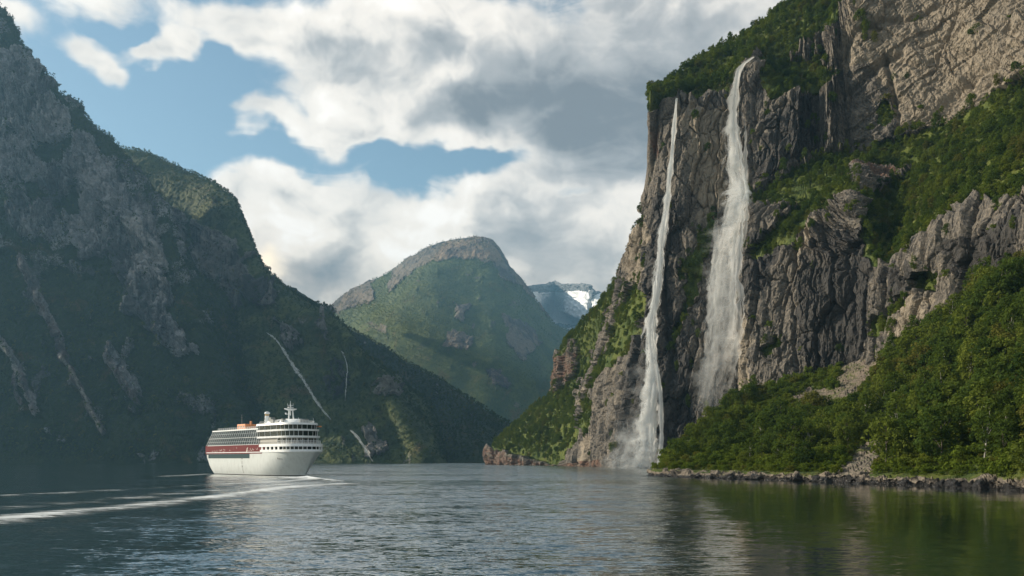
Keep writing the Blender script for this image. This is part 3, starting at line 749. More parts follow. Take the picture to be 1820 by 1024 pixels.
def crown_data(h, r, clumps, per, leaf, seed, z0=.18, kind='round'):
    g = np.random.default_rng(seed)
    V, F = [], []
    cen = []
    for k in range(clumps):
        for _ in range(30):
            t = g.uniform(z0, .97) if kind != 'spire' else z0 + (1 - z0) * (1 - g.uniform(0, 1) ** .6)
            u = (t - z0) / (1 - z0)
            if kind == 'round': rr = math.sin(math.pi * min(1, .18 + .80 * u)) ** .7
            elif kind == 'slim': rr = .62 * math.sin(math.pi * min(1, .12 + .86 * u)) ** .8
            elif kind == 'bush': rr = math.cos(u * 1.45) ** .6
            else: rr = .62 * (1 - u) + .04
            a = g.uniform(0, 2 * math.pi); q = g.uniform(.35, 1) ** .6
            lob = 1 + .28 * math.sin(2 * a + seed) + .18 * math.sin(3 * a + 2.1 * seed + 4 * u)
            p = np.array((math.cos(a) * rr * r * q * lob, math.sin(a) * rr * r * q * lob, t * h))
            if all(np.linalg.norm(p - c) > r * .24 for c in cen): break
        cen.append(p)
    cen = np.array(cen)
    for c in cen:
        cr = r * g.uniform(.24, .42) * (1 if kind != 'spire' else .7)
        n = int(per * g.uniform(.7, 1.3))
        d = g.normal(size=(n, 3)); d /= np.linalg.norm(d, axis=1, keepdims=True)
        d[:, 2] = d[:, 2] * .75 + .12
        pos = c + d * cr * g.uniform(.55, 1.08, (n, 1))
        nrm = d + g.normal(size=(n, 3)) * .55 + (0, 0, .25); nrm /= np.linalg.norm(nrm, axis=1, keepdims=True)
        t1 = np.cross(nrm, g.normal(size=(n, 3))); t1 /= np.linalg.norm(t1, axis=1, keepdims=True); t2 = np.cross(nrm, t1)
        s = leaf * g.uniform(.6, 1.35, (n, 1))
        base = sum(len(x) for x in V)
        V.append(np.stack([pos - t1 * s, pos - t2 * s * .55, pos + t1 * s, pos + t2 * s * .55], 1).reshape(-1, 3))
        F.append(base + np.arange(n * 4).reshape(n, 4))
    return np.concatenate(V), np.concatenate(F), cen

def trunk_mesh(name, h, cen, mat, seed, r0=.2):
    g = random.Random(seed)
    V, F = [], []
    def limb(a, b, ra, rb, n=6, seg=4, bend=.06):
        a = np.array(a); b = np.array(b); L = np.linalg.norm(b - a)
        base = len(V); off = np.array((g.uniform(-1, 1), g.uniform(-1, 1), 0)) * L * bend
        for k in range(seg + 1):
            t = k / seg; c = a + (b - a) * t + off * math.sin(t * math.pi); rad = ra + (rb - ra) * t
            ax = (b - a) / L; u = np.cross(ax, (.31, .77, .2)); u /= np.linalg.norm(u); w = np.cross(ax, u)
            for i in range(n):
                th = 2 * math.pi * i / n; V.append(c + (u * math.cos(th) + w * math.sin(th)) * rad)
        for k in range(seg):
            for i in range(n):
                F.append((base + k * n + i, base + k * n + (i + 1) % n, base + (k + 1) * n + (i + 1) % n, base + (k + 1) * n + i))
    top = np.array((g.uniform(-.04, .04) * h, g.uniform(-.04, .04) * h, h * .86))
    limb((0, 0, -.9), top, r0, r0 * .18, 7, 6, .05)
    idx = list(range(len(cen))); g.shuffle(idx)
    for i in idx[:9]:
        z = max(.12 * h, cen[i][2] * g.uniform(.45, .7)); s = np.array((top[0] * z / top[2], top[1] * z / top[2], z))
        limb(s, cen[i], r0 * .36, r0 * .1, 5, 3, .08)
    return mesh_quads(name, V, F, mat, True)

def bark_material(name, a, b):
    m, T = material(name)
    co = T.n('ShaderNodeTexCoord').outputs['Object']
    n = T.noise(T.scalev(co, (3, 3, .8)), 1.5, 4, .6)
    c = T.mix(T.ss(n, .35, .65), c4(a), c4(b))
    T.out(T.n('ShaderNodeBsdfPrincipled', {'Base Color': c, 'Roughness': .9}).outputs[0]); return m

LEAF = leaf_material('broad_leaves', (.032, .060, .017), (.078, .120, .025), (.160, .195, .034))
LEAF2 = leaf_material('birch_leaves', (.050, .084, .019), (.105, .146, .027), (.178, .208, .036))
LEAF3 = leaf_material('bush_leaves', (.065, .105, .018), (.130, .178, .024), (.190, .222, .034))
FARLEAF = leaf_material('far_shaded_leaves', (.014, .028, .011), (.024, .042, .013), (.058, .074, .020), .25)  # darker copy, the shade of the slopes put into the leaf colour
FARLEAF2 = leaf_material('far_sunny_leaves', (.045, .075, .016), (.080, .110, .020), (.140, .160, .032), .15)  # lighter copy, sunlight put into the leaf colour
BARK = bark_material('grey_bark', (.07, .055, .045), (.14, .12, .10)); BARK2 = bark_material('white_birch_bark', (.12, .11, .10), (.50, .48, .44))

PROTO = []          # (name, height, crown mesh, trunk mesh)
for (nm, kind, h, r, cl, per, leaf, lm, bk, seeds) in (
        ('broadleaf_tree', 'round', 10.0, 4.2, 34, 46, .40, LEAF, BARK, (3, 8, 14)),
        ('birch_tree', 'slim', 11.5, 3.9, 32, 40, .36, LEAF2, BARK2, (5, 21)),
        ('bush', 'bush', 3.6, 2.6, 20, 40, .30, LEAF3, BARK, (9, 31))):
    for s in seeds:
        V, F, cen = crown_data(h, r, cl, per, leaf, s, .05 if kind == 'bush' else .16, kind)
        PROTO.append((nm, h, mesh_quads(nm + '_crown', V, F, lm), trunk_mesh(nm + '_trunk', h, cen, bk, s, .10 if kind == 'bush' else .19)))

def scatter(name, spacing, n_try, dens, seed, box=(-60, 1880, -60, 900), minz=1.0, jitter=True):
    """points on a built surface, thinned to a spacing; dens(xy, pos, veg, nz) gives a probability"""
    G, veg, N = SURF[name]; nr, nc = G.shape[:2]; veg = veg.reshape(nr, nc)
    a = G[1:, :-1] - G[:-1, :-1]; b = G[:-1, 1:] - G[:-1, :-1]
    area = np.linalg.norm(np.cross(a, b), axis=2).ravel()
    cen = ((G[1:, :-1] + G[:-1, 1:]) / 2).reshape(-1, 3)
    xy = proj(cen)
    nz = np.abs(N[:-1, :-1, 2]).ravel()
    pr = dens(xy, cen, veg[:-1, :-1].ravel(), nz)
    ok = (xy[:, 0] > box[0]) & (xy[:, 0] < box[1]) & (xy[:, 1] > box[2]) & (xy[:, 1] < box[3]) & (cen[:, 2] > minz) & (cen[:, 1] > 80)
    w = area * pr * ok
    g = np.random.default_rng(seed)
    cdf = np.cumsum(w); pick = np.searchsorted(cdf, g.uniform(0, cdf[-1], n_try))
    i, j = pick // (nc - 1), pick % (nc - 1)
    u, v = g.uniform(0, 1, (2, n_try, 1))
    pts = G[i, j] * (1 - u) * (1 - v) + G[i + 1, j] * u * (1 - v) + G[i, j + 1] * (1 - u) * v + G[i + 1, j + 1] * u * v
    cell = {}; keep = []
    s2 = spacing * spacing; key = np.floor(pts / spacing).astype(int)
    for k in range(n_try):
        a, b, c = key[k]; p = pts[k]; bad = False
        for da in (-1, 0, 1):
            for db in (-1, 0, 1):
                for dc in (-1, 0, 1):
                    for q in cell.get((a + da, b + db, c + dc), ()):
                        e = p - pts[q]
                        if e[0] * e[0] + e[1] * e[1] + e[2] * e[2] < s2: bad = True; break
                    if bad: break
                if bad: break
            if bad: break
        if not bad: cell.setdefault((a, b, c), []).append(k); keep.append(k)
    return pts[keep]

def forest(name, pts, scale, kinds, protos, label, seed, cat='forest'):
    """one mass of woodland: every point carries one of the crowns"""
    me = bpy.data.meshes.new(name); me.vertices.add(len(pts)); me.vertices.foreach_set('co', pts.astype(np.float32).ravel())
    g = np.random.default_rng(seed)
    for nm, a in (('scl', scale), ('rot', g.uniform(0, 6.28, len(pts))), ('tilt', g.uniform(.8, 1.25, len(pts)))):
        at = me.attributes.new(nm, 'FLOAT', 'POINT'); at.data.foreach_set('value', np.asarray(a, np.float32))
    at = me.attributes.new('kind', 'INT', 'POINT'); at.data.foreach_set('value', np.asarray(kinds, np.int32))
    o = bpy.data.objects.new(name, me); COL.objects.link(o)
    ng = bpy.data.node_groups.new(name + '_scatter', 'GeometryNodeTree')
    ng.interface.new_socket('Geometry', in_out='INPUT', socket_type='NodeSocketGeometry'); ng.interface.new_socket('Geometry', in_out='OUTPUT', socket_type='NodeSocketGeometry')
    N = ng.nodes; L = ng.links.new
    gi = N.new('NodeGroupInput'); go = N.new('NodeGroupOutput'); jn = N.new('GeometryNodeJoinGeometry')
    def na(n, t='FLOAT'):
        q = N.new('GeometryNodeInputNamedAttribute'); q.data_type = t; q.inputs['Name'].default_value = n; return q.outputs['Attribute']
    rot = N.new('ShaderNodeCombineXYZ'); L(na('rot'), rot.inputs['Z'])
    sc3 = N.new('ShaderNodeCombineXYZ'); mul = N.new('ShaderNodeMath'); mul.operation = 'MULTIPLY'
    s = na('scl'); L(s, sc3.inputs['X']); L(s, sc3.inputs['Y']); L(s, mul.inputs[0]); L(na('tilt'), mul.inputs[1]); L(mul.outputs[0], sc3.inputs['Z'])
    kd = na('kind', 'INT')
    for k, ob in enumerate(protos):
        cmp = N.new('FunctionNodeCompare'); cmp.data_type = 'INT'; cmp.operation = 'EQUAL'
        ia, ib = [x for x in cmp.inputs if x.type == 'INT'][:2]
        L(kd, ia); ib.default_value = k
        oi = N.new('GeometryNodeObjectInfo'); oi.inputs['Object'].default_value = ob; oi.inputs['As Instance'].default_value = True
        ip = N.new('GeometryNodeInstanceOnPoints')
        L(gi.outputs[0], ip.inputs['Points']); L(cmp.outputs[0], ip.inputs['Selection']); L(oi.outputs['Geometry'], ip.inputs['Instance'])
        L(rot.outputs[0], ip.inputs['Rotation']); L(sc3.outputs[0], ip.inputs['Scale']); L(ip.outputs[0], jn.inputs[0])
    L(jn.outputs[0], go.inputs[0])
    mod = o.modifiers.new('scatter', 'NODES'); mod.node_group = ng
    tag(o, label, cat, kind='stuff')
    print(name, len(pts)); return o

def build_trees():
    g = np.random.default_rng(77)
    def hd(xy, p, veg, nz):
        n = fbm(p * .03, 3)
        grass = inpoly(xy[:, 0], xy[:, 1], [(1325,745),(1345,700),(1400,650),(1500,585),(1610,552),(1600,620),(1550,705),(1500,745),(1420,752)])
        return np.where(veg > .5, np.clip(.75 + n * 2.2, .08, 1), 0) * np.where(grass, .4, 1) * np.where(inpoly(xy[:, 0], xy[:, 1], [(1190,838),(1240,815),(1345,800),(1400,830),(1345,850),(1190,850)]), .35, 1) * np.where(inpoly(xy[:, 0], xy[:, 1], [(1478,858),(1520,770),(1570,738),(1605,765),(1565,862)]), .06, 1)
    pts = scatter('headland', 6.4, 26000, hd, 3, box=(1100, 1960, 300, 900), minz=3.6)
    xy = proj(pts); d = pts[:, 1]
    grass = inpoly(xy[:, 0], xy[:, 1], [(1325,745),(1345,700),(1400,650),(1500,585),(1610,552),(1600,620),(1550,705),(1500,745),(1420,752)])
    n = fbm(pts * .025 + 5, 3)
    edge = sstep(pts[:, 2] + 3 * n, 6, 16)
    tipf = sstep(xy[:, 0], 1180, 1420)
    small = (g.uniform(0, 1, len(pts)) > (.25 + .7 * edge * (.35 + .65 * tipf))) | grass
    kind = np.where(small, np.where(g.uniform(0, 1, len(pts)) < .5, 5, 6), np.where(n + g.normal(0, .15, len(pts)) > .05, g.integers(3, 5, len(pts)), g.integers(0, 3, len(pts))))
    scl = np.where(kind >= 5, g.uniform(.8, 1.7, len(pts)), g.uniform(.8, 1.15, len(pts)) * (1 + .8 * (g.uniform(0, 1, len(pts)) ** 2)) * (.62 + .38 * tipf))
    vis = (xy[:, 0] > 1150) & (xy[:, 0] < 1815) & (xy[:, 1] < 870)
    hgt = np.array([PROTO[k][1] for k in kind]) * scl
    size = np.where(vis, hgt / d, 0)
    order = np.argsort(-size)
    indiv = order[:300]; rest = order[300:]
    labels = {
        ('broadleaf_tree', 0): 'dark leafy tree standing low above the pale rock ledge on the right shore',
        ('broadleaf_tree', 1): 'dark leafy tree halfway up the dense slope at the right',
        ('broadleaf_tree', 2): 'dark leafy tree high on the right slope under the rock bands',
        ('birch_tree', 0): 'light green slender birch just above the rock ledge of the right shore',
        ('birch_tree', 1): 'light green slender birch in the middle of the right slope',
        ('birch_tree', 2): 'light green slender birch high on the right slope below the rock bands',
        ('bush', 0): 'low bright bush beside the pale rock ledge on the right shore',
        ('bush', 1): 'low bright bush among taller trees on the right slope',
        ('bush', 2): 'low bright bush high on the right slope below the rock bands'}
    first = {}
    for k in indiv:
        nm, h, cm, tm = PROTO[kind[k]]
        zone = 0 if pts[k, 2] < 14 else (1 if pts[k, 2] < 55 else 2)
        e = bpy.data.objects.new(nm, None); COL.objects.link(e)
        e.location = pts[k]; e.rotation_euler = (g.normal(0, .04), g.normal(0, .04), g.uniform(0, 6.28)); s = scl[k]
        e.scale = (s, s, s * g.uniform(.85, 1.2)); e.empty_display_size = .5
        tag(e, labels[(nm, zone)], 'bush' if nm == 'bush' else 'tree', {'broadleaf_tree': 'leafy trees on the right slope', 'birch_tree': 'birches on the right slope', 'bush': 'bushes on the right slope'}[nm])
        for pn, md in (('crown', cm), ('trunk', tm)):
            c = bpy.data.objects.new(pn, md); COL.objects.link(c); c.parent = e
            if pn == 'crown': first.setdefault(kind[k], c)
    for k in range(7):                                  # every kind of crown needs one tree to copy from
        if k not in first:
            cand = [q for q in rest if kind[q] == k and vis[q]][0]
            nm, h, cm, tm = PROTO[k]
            e = bpy.data.objects.new(nm, None); COL.objects.link(e); e.location = pts[cand]
            tag(e, labels[(nm, 1)], 'bush' if nm == 'bush' else 'tree', {'broadleaf_tree': 'leafy trees on the right slope', 'birch_tree': 'birches on the right slope', 'bush': 'bushes on the right slope'}[nm])
            for pn, md in (('crown', cm), ('trunk', tm)):
                c = bpy.data.objects.new(pn, md); COL.objects.link(c); c.parent = e
                if pn == 'crown': first[k] = c
    protos = [first[k] for k in range(7)]
    forest('headland_wood', pts[rest], scl[rest], kind[rest], protos, 'dense green wood covering the rest of the right headland slope', 5)
    # undergrowth over the whole headland
    up = scatter('headland', 2.6, 24000, lambda xy, p, v, nz: np.where(v > .5, 1.0, .0), 13, box=(1130, 1900, 380, 900), minz=3.2)
    forest('undergrowth', up, g.uniform(.35, .8, len(up)), np.full(len(up), 0) + g.integers(0, 2, len(up)), protos[5:], 'low bright undergrowth between the trees on the right headland', 8, 'undergrowth')
    # ledges and plateau of the cliff
    def cd_(xy, p, veg, nz):
        n = fbm(p * .02 + 7, 4)
        bare = inpoly(xy[:, 0], xy[:, 1], [(1325,400),(1345,345),(1400,345),(1470,300),(1480,330),(1400,390),(1345,470)]) | inpoly(xy[:, 0], xy[:, 1], [(1060,700),(1090,600),(1150,500),(1150,600),(1060,740)]) | inpoly(xy[:, 0], xy[:, 1], [(980,830),(1035,745),(1040,800),(1000,832)])
        pr = np.where(veg > .5, np.clip(.95 + 1.2 * n, .25, 1), .010) * np.where(bare, .25, 1) * np.clip(nz * 3.2, .1, 1)
        return pr
    cp = scatter('cliff', 4.5, 100000, cd_, 23, box=(860, 1900, -60, 835), minz=2.5)
    cxy = proj(cp); n = fbm(cp * .02 + 2, 3)
    k = np.where(g.uniform(0, 1, len(cp)) < .36, g.integers(5, 7, len(cp)), np.where(n + g.normal(0, .15, len(cp)) > -.04, g.integers(3, 5, len(cp)), g.integers(0, 3, len(cp))))
    s = np.where(k >= 5, g.uniform(.7, 1.4, len(cp)), g.uniform(.45, 1.0, len(cp)))
    forest('cliff_wood', cp, s, k, protos, 'woodland on the ledges and along the top of the waterfall cliff', 6)
    # crowns of the woods a mile and more away: few large leaves
    fp = []
    for q, (kind_, sd) in enumerate((('round', 41), ('round', 42), ('slim', 43))):
        V, F, cen = crown_data(12, 5.0, 9, 9, 1.25, sd, .02, kind_)
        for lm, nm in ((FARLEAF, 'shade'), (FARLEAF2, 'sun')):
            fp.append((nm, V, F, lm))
    def far_trees(nm, surf, where, spacing, ntry, dens, scl, lm, seed, box):
        p = scatter(surf, spacing, ntry, dens, seed, box=box, minz=3)
        pr = []
        for (kk, V, F, m_) in fp:
            if m_ is lm: pr.append(mesh_quads(nm + '_crown', V, F, m_))
        obs = [bpy.data.objects.new('far_crown', md) for md in pr]      # sources only, never linked to the scene
        gg = np.random.default_rng(seed)
        forest(nm, p, gg.uniform(scl[0], scl[1], len(p)), gg.integers(0, 3, len(p)), obs, where, seed)
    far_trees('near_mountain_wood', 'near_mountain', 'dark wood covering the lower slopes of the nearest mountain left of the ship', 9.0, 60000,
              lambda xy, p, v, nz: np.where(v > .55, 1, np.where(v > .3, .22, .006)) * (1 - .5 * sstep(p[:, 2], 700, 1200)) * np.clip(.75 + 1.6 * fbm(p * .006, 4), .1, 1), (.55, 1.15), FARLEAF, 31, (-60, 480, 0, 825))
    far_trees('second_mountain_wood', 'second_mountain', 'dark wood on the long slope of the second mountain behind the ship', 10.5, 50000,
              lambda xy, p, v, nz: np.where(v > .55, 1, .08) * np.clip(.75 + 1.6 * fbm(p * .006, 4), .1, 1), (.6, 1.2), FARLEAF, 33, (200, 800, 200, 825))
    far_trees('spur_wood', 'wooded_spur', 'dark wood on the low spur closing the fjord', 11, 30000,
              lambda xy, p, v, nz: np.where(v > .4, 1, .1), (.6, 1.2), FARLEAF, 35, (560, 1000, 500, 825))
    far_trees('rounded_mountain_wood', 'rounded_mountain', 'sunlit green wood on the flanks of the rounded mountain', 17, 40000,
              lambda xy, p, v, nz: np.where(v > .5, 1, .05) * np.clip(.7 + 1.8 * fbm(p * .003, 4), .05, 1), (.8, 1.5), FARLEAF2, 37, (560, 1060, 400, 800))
build_trees(); print('trees', time.time() - T0)

# ================================================================= waterfalls
def front_depth(names):
    """for a photograph point: the nearest built ground on that sight line"""
    Gs = [SURF[n][0].reshape(-1, 3) for n in names]
    A = np.concatenate(Gs); A = A[A[:, 1] > 50]; xy = proj(A)
    cell = {}
    key = np.floor(xy / 6).astype(int)
    m = (key[:, 0] > -5) & (key[:, 0] < 310) & (key[:, 1] > -5) & (key[:, 1] < 150)
    for k, dd in zip(map(tuple, key[m]), A[m, 1]):
        if k not in cell or dd < cell[k]: cell[k] = dd
    def f(px, py):
        a, b = int(px // 6), int(py // 6)
        v = [cell[(a + i, b + j)] for i in (-1, 0, 1) for j in (-1, 0, 1) if (a + i, b + j) in cell]
        return min(v) if v else None
    return f

def fall_material(name, soft=.5, lift=0.0, streak=(2.2, .05), white=.93):
    m, T = material(name)
    u = T.attr('across'); t = T.attr('along'); fade = T.attr('fade')
    co = T.n('ShaderNodeTexCoord').outputs['Object']
    wob = T.noise(co, .05, 3, .5)
    p = T.comb(T.m('ADD', T.m('MULTIPLY', u, streak[0]), T.m('MULTIPLY', wob, 3.0)), T.m('MULTIPLY', t, streak[1]), T.m('MULTIPLY', wob, 2.0))
    n = T.noise(p, 1.0, 6, .62, .5)
    n2 = T.noise(co, .045, 5, .6, .8)
    e = T.m('SUBTRACT', 1.0, T.m('POWER', T.m('ABSOLUTE', u), 1.6))
    a = T.m('ADD', T.m('MULTIPLY', T.m('SUBTRACT', n, .5), 2.6), T.m('MULTIPLY', T.m('SUBTRACT', n2, .5), 2.0))
    a = T.m('ADD', T.m('ADD', a, T.m('MULTIPLY', e, 1.0)), lift)
    a = T.m('MULTIPLY', T.ss(a, .28, .28 + soft * 1.3), T.ss(e, .0, .8))
    a = T.m('MULTIPLY', a, fade, clamp=True)
    c = (white, white, white * .985, 1)
    d = T.n('ShaderNodeBsdfDiffuse', {'Color': c, 'Roughness': 1.0}); tr = T.n('ShaderNodeBsdfTranslucent', {'Color': c})
    ms = T.n('ShaderNodeMixShader', {0: .5, 1: d.outputs[0], 2: tr.outputs[0]})
    tp = T.n('ShaderNodeBsdfTransparent')
    T.out(T.n('ShaderNodeMixShader', {0: a, 1: tp.outputs[0], 2: ms.outputs[0]}).outputs[0])
    return m

def ribbon(name, path, mat, depth, off, parent=None, nx=9, step=5, widen=1.0, fade=None, bulge=.9, wander=1.5, seed=0):
    """path: (px, py, width px) down the rock; a curved sheet standing off the rock"""
    pts = []
    for k in range(len(path) - 1):
        a, b = np.array(path[k][:3], float), np.array(path[k + 1][:3], float)
        n = max(2, int(np.hypot(*(b - a)[:2]) / step))
        for i in range(n): pts.append(a + (b - a) * i / n)
    pts.append(np.array(path[-1][:3], float)); pts = np.array(pts)
    ker = np.ones(5) / 5
    for c in range(3):
        q = np.pad(pts[:, c], 2, 'edge'); pts[:, c] = np.convolve(q, ker, 'valid')
    ds = np.array([depth(x, y) or np.nan for x, y, w in pts])
    ok = ~np.isnan(ds); ds = np.interp(np.arange(len(ds)), np.where(ok)[0], ds[ok])
    mn = np.array([ds[max(0, k - 3):k + 4].min() for k in range(len(ds))])
    q = np.pad(mn, 4, 'edge'); mn = np.convolve(q, np.ones(9) / 9, 'valid') - off
    wn = fbm(np.column_stack([np.arange(len(pts)) * .13, np.full(len(pts), seed), np.zeros(len(pts))]), 3) * wander
    pts[:, 2] *= np.clip(1 + 1.1 * fbm(np.column_stack([np.arange(len(pts)) * .21, np.full(len(pts), seed + 5.5), np.zeros(len(pts))]), 3), .45, 1.7)
    U = np.linspace(-1, 1, nx); n = len(pts)
    G = np.zeros((n, nx, 3)); L = np.zeros(n)
    for k in range(n):
        d = mn[k]
        for j, u in enumerate(U):
            px = pts[k, 0] + wn[k] + u * pts[k, 2] * .5 * widen
            p = np.array(P(px, pts[k, 1], d)); hw = pts[k, 2] * .5 * widen / FPX * d
            p[1] += (u * u - .3) * hw * bulge
            G[k, j] = p
        if k: L[k] = L[k - 1] + np.linalg.norm(G[k, nx // 2] - G[k - 1, nx // 2])
    W = np.linalg.norm(G[:, -1] - G[:, 0], axis=1)
    at = dict(across=np.tile(U, n), along=np.repeat(L, nx) + seed * 31.7, fade=np.repeat(np.ones(n) if fade is None else np.interp(np.linspace(0, 1, n), *zip(*fade)), nx))
    o = grid_mesh(name, G, mat, at)
    if parent: o.parent = parent
    return o

def fall(name, label, at, group=None):
    e = bpy.data.objects.new(name, None); COL.objects.link(e); e.empty_display_size = 5
    tag(e, label, 'waterfall', group); return e

def build_falls():
    dep = front_depth(['cliff'])
    core = fall_material('falling_water', .45, .32, (2.0, .035)); strand = fall_material('falling_strands', .35, .0, (3.4, .03)); mist = fall_material('drifting_spray', 1.1, -.16, (1.2, .012), .90)
    A = [(1203,172,4),(1199,215,6),(1195,270,8),(1190,320,10),(1184,375,13),(1176,430,17),(1171,480,17),(1168,525,18),(1158,562,20),(1155,600,22),(1159,650,24),(1157,700,28),(1150,765,38),(1145,833,62)]
    t = fall('waterfall', 'narrow tall white waterfall nearer the cliff edge, splashing straight into the fjord', None)
    for k, (w, o_, m) in enumerate(((.72, 3.0, core), (.5, 4.2, core), (1.35, 2.4, strand), (1.15, 5.2, strand))):
        ribbon('cascade' if m is core else 'side_strand', A, m, dep, o_, t, 9, 4, w, [(0, .55), (.1, .95), (1, 1)], seed=k + 1, wander=1.2)
    ribbon('side_strand', [(1163,600,8),(1167,650,9),(1174,700,10),(1176,770,10),(1173,832,14)], core, dep, 4, t, 7, 4, 1.0, [(0, 0), (.15, .9), (1, 1)], seed=9)
    ribbon('side_strand', [(1160,690,6),(1164,750,8),(1160,832,16)], strand, dep, 4, t, 7, 4, 1.2, [(0, 0), (.2, .9), (1, 1)], seed=11)
    ribbon('spray', [(1152,560,40),(1145,700,110),(1130,770,160),(1122,836,210)], mist, dep, 9, t, 13, 6, 1.0, [(0, 0), (.4, .4), (1, 1)], seed=12)
    puff = fall_material('base_spray', 1.2, .10, (.8, .010), .90)
    ribbon('spray', [(1150,730,60),(1143,780,130),(1135,838,200)], puff, dep, 11, t, 15, 5, 1.0, [(0, 0), (.5, .45), (1, .8)], seed=16)
    ribbon('spray', [(1150,770,60),(1140,805,130),(1134,837,210)], puff, dep, 17, t, 15, 5, 1.0, [(0, 0), (.5, .4), (1, .7)], seed=18)
    ribbon('spray', [(1150,690,50),(1143,770,80),(1138,836,120)], mist, dep, 14, t, 13, 6, 1.0, [(0, 0), (.4, .5), (1, 1)], seed=14)
    def strands(par, path, n, mat, wd, spread, off, seed, fade, wander, part='cascade'):
        g = np.random.default_rng(seed)
        for k in range(n):
            f = -spread + 2 * spread * (k + .5) / n + g.normal(0, .08)
            ribbon(part, [(x + f * w * .5, y, max(2.5, w * wd * g.uniform(.7, 1.3))) for x, y, w in path], mat, dep, off + g.uniform(0, 2.5), par, 7, 4, 1.0, fade, seed=seed + k * 1.7, wander=wander)
    strands(t, A, 3, strand, .42, .7, 3.5, 61, [(0, .4), (.15, .9), (1, 1)], 2.0)
    B = [(1341,100,5),(1326,110,8),(1313,122,11),(1306,160,18),(1303,205,24),(1304,250,29),(1309,300,36),(1313,345,42),(1306,390,52),(1296,440,64),(1290,495,74),(1291,550,82),(1286,610,84),(1275,670,76),(1265,720,62),(1259,752,48)]
    t = fall('waterfall', 'broad misty white waterfall pouring down the dark rock right of the narrow one', None)
    U = B[:9]
    ribbon('cascade', U, core, dep, 3, t, 11, 4, .55, [(0, .8), (.6, .9), (1, .3)], seed=21, wander=2)
    ribbon('side_strand', U, strand, dep, 4.5, t, 11, 4, 1.35, [(0, .5), (.5, .9), (1, .5)], seed=23, wander=3)
    strands(t, B[4:], 6, strand, .26, .80, 4.0, 71, [(0, 0), (.12, .85), (.5, .6), (1, .0)], 7.0)
    strands(t, B[6:13], 3, core, .20, .5, 5.0, 83, [(0, .2), (.2, .9), (.6, .6), (1, .0)], 6.0)
    for k, (w, o_) in enumerate(((1.15, 7), (1.5, 11), (1.75, 16), (1.35, 20))):
        ribbon('spray', B[5:], mist, dep, o_, t, 15, 5, w, [(0, 0), (.3, .65), (.7, .75), (1, 0)], seed=90 + k, wander=5)
    ribbon('side_strand', [(1272,385,6),(1275,420,12),(1272,470,20),(1268,530,26),(1266,600,32),(1258,680,30),(1250,740,20)], strand, dep, 5, t, 9, 4, 1.2, [(0, .1), (.2, .8), (1, 0)], seed=33, wander=4)
    for path_ in ([(1316,190,4),(1326,230,8),(1324,290,14),(1326,345,18),(1318,400,22)], [(1322,300,6),(1330,340,10),(1326,390,14),(1316,450,18)]):
        ribbon('side_strand', path_, strand, dep, 3, t, 7, 4, 1.0, [(0, .0), (.3, .6), (1, .2)], seed=35, wander=3)
    dep2 = front_depth(['near_mountain', 'second_mountain', 'wooded_spur'])
    farw = fall_material('distant_water', .6, -.12, (2.5, .05), .75)
    def one(label, path, seed, lift=9):
        t = fall('waterfall', label, None)
        ribbon('cascade', path, farw, dep2, lift, t, 7, 3, 1.1, [(0, .35), (.1, .9), (.9, .9), (1, .4)], seed=seed, wander=2)
        ribbon('side_strand', path, farw, dep2, lift + 6, t, 7, 3, .6, [(0, .35), (.1, .9), (.9, .9), (1, .4)], seed=seed + 3, wander=3)
    one('long thin white cascade slanting down the dark mountainside behind the ship', [(472,590,5),(487,600,7),(500,615,8),(515,642,12),(530,662,14),(545,685,13),(557,705,10),(570,725,9),(590,748,5)], 41)
    one('short white cascade reaching the water right of the ship bow', [(622,763,5),(635,776,10),(648,795,9),(655,808,7),(664,822,4)], 45)
    one('thin pale thread of falling water on the far rock face above the short cascade', [(605,622,3),(612,630,4),(617,650,4),(616,680,5),(613,715,3)], 49)
build_falls(); print('falls', time.time() - T0)

# ================================================================= the ship
def flat_mat(name, col, rough=.45, metal=0.0, var=.12, scale=.35, spec=.5):
    m, T = material(name)
    co = T.n('ShaderNodeTexCoord').outputs['Object']
    n = T.noise(T.scalev(co, (.5, .5, .12)), scale * 4, 5, .6)
    c = T.mix(T.m('MULTIPLY', T.ss(n, .42, .75), var * 3), c4(col), c4([x * .62 for x in col]))
    b = T.n('ShaderNodeBsdfPrincipled', {'Base Color': c, 'Roughness': rough, 'Metallic': metal})
    b.inputs['Specular IOR Level'].default_value = spec
    T.out(b.outputs[0]); return m

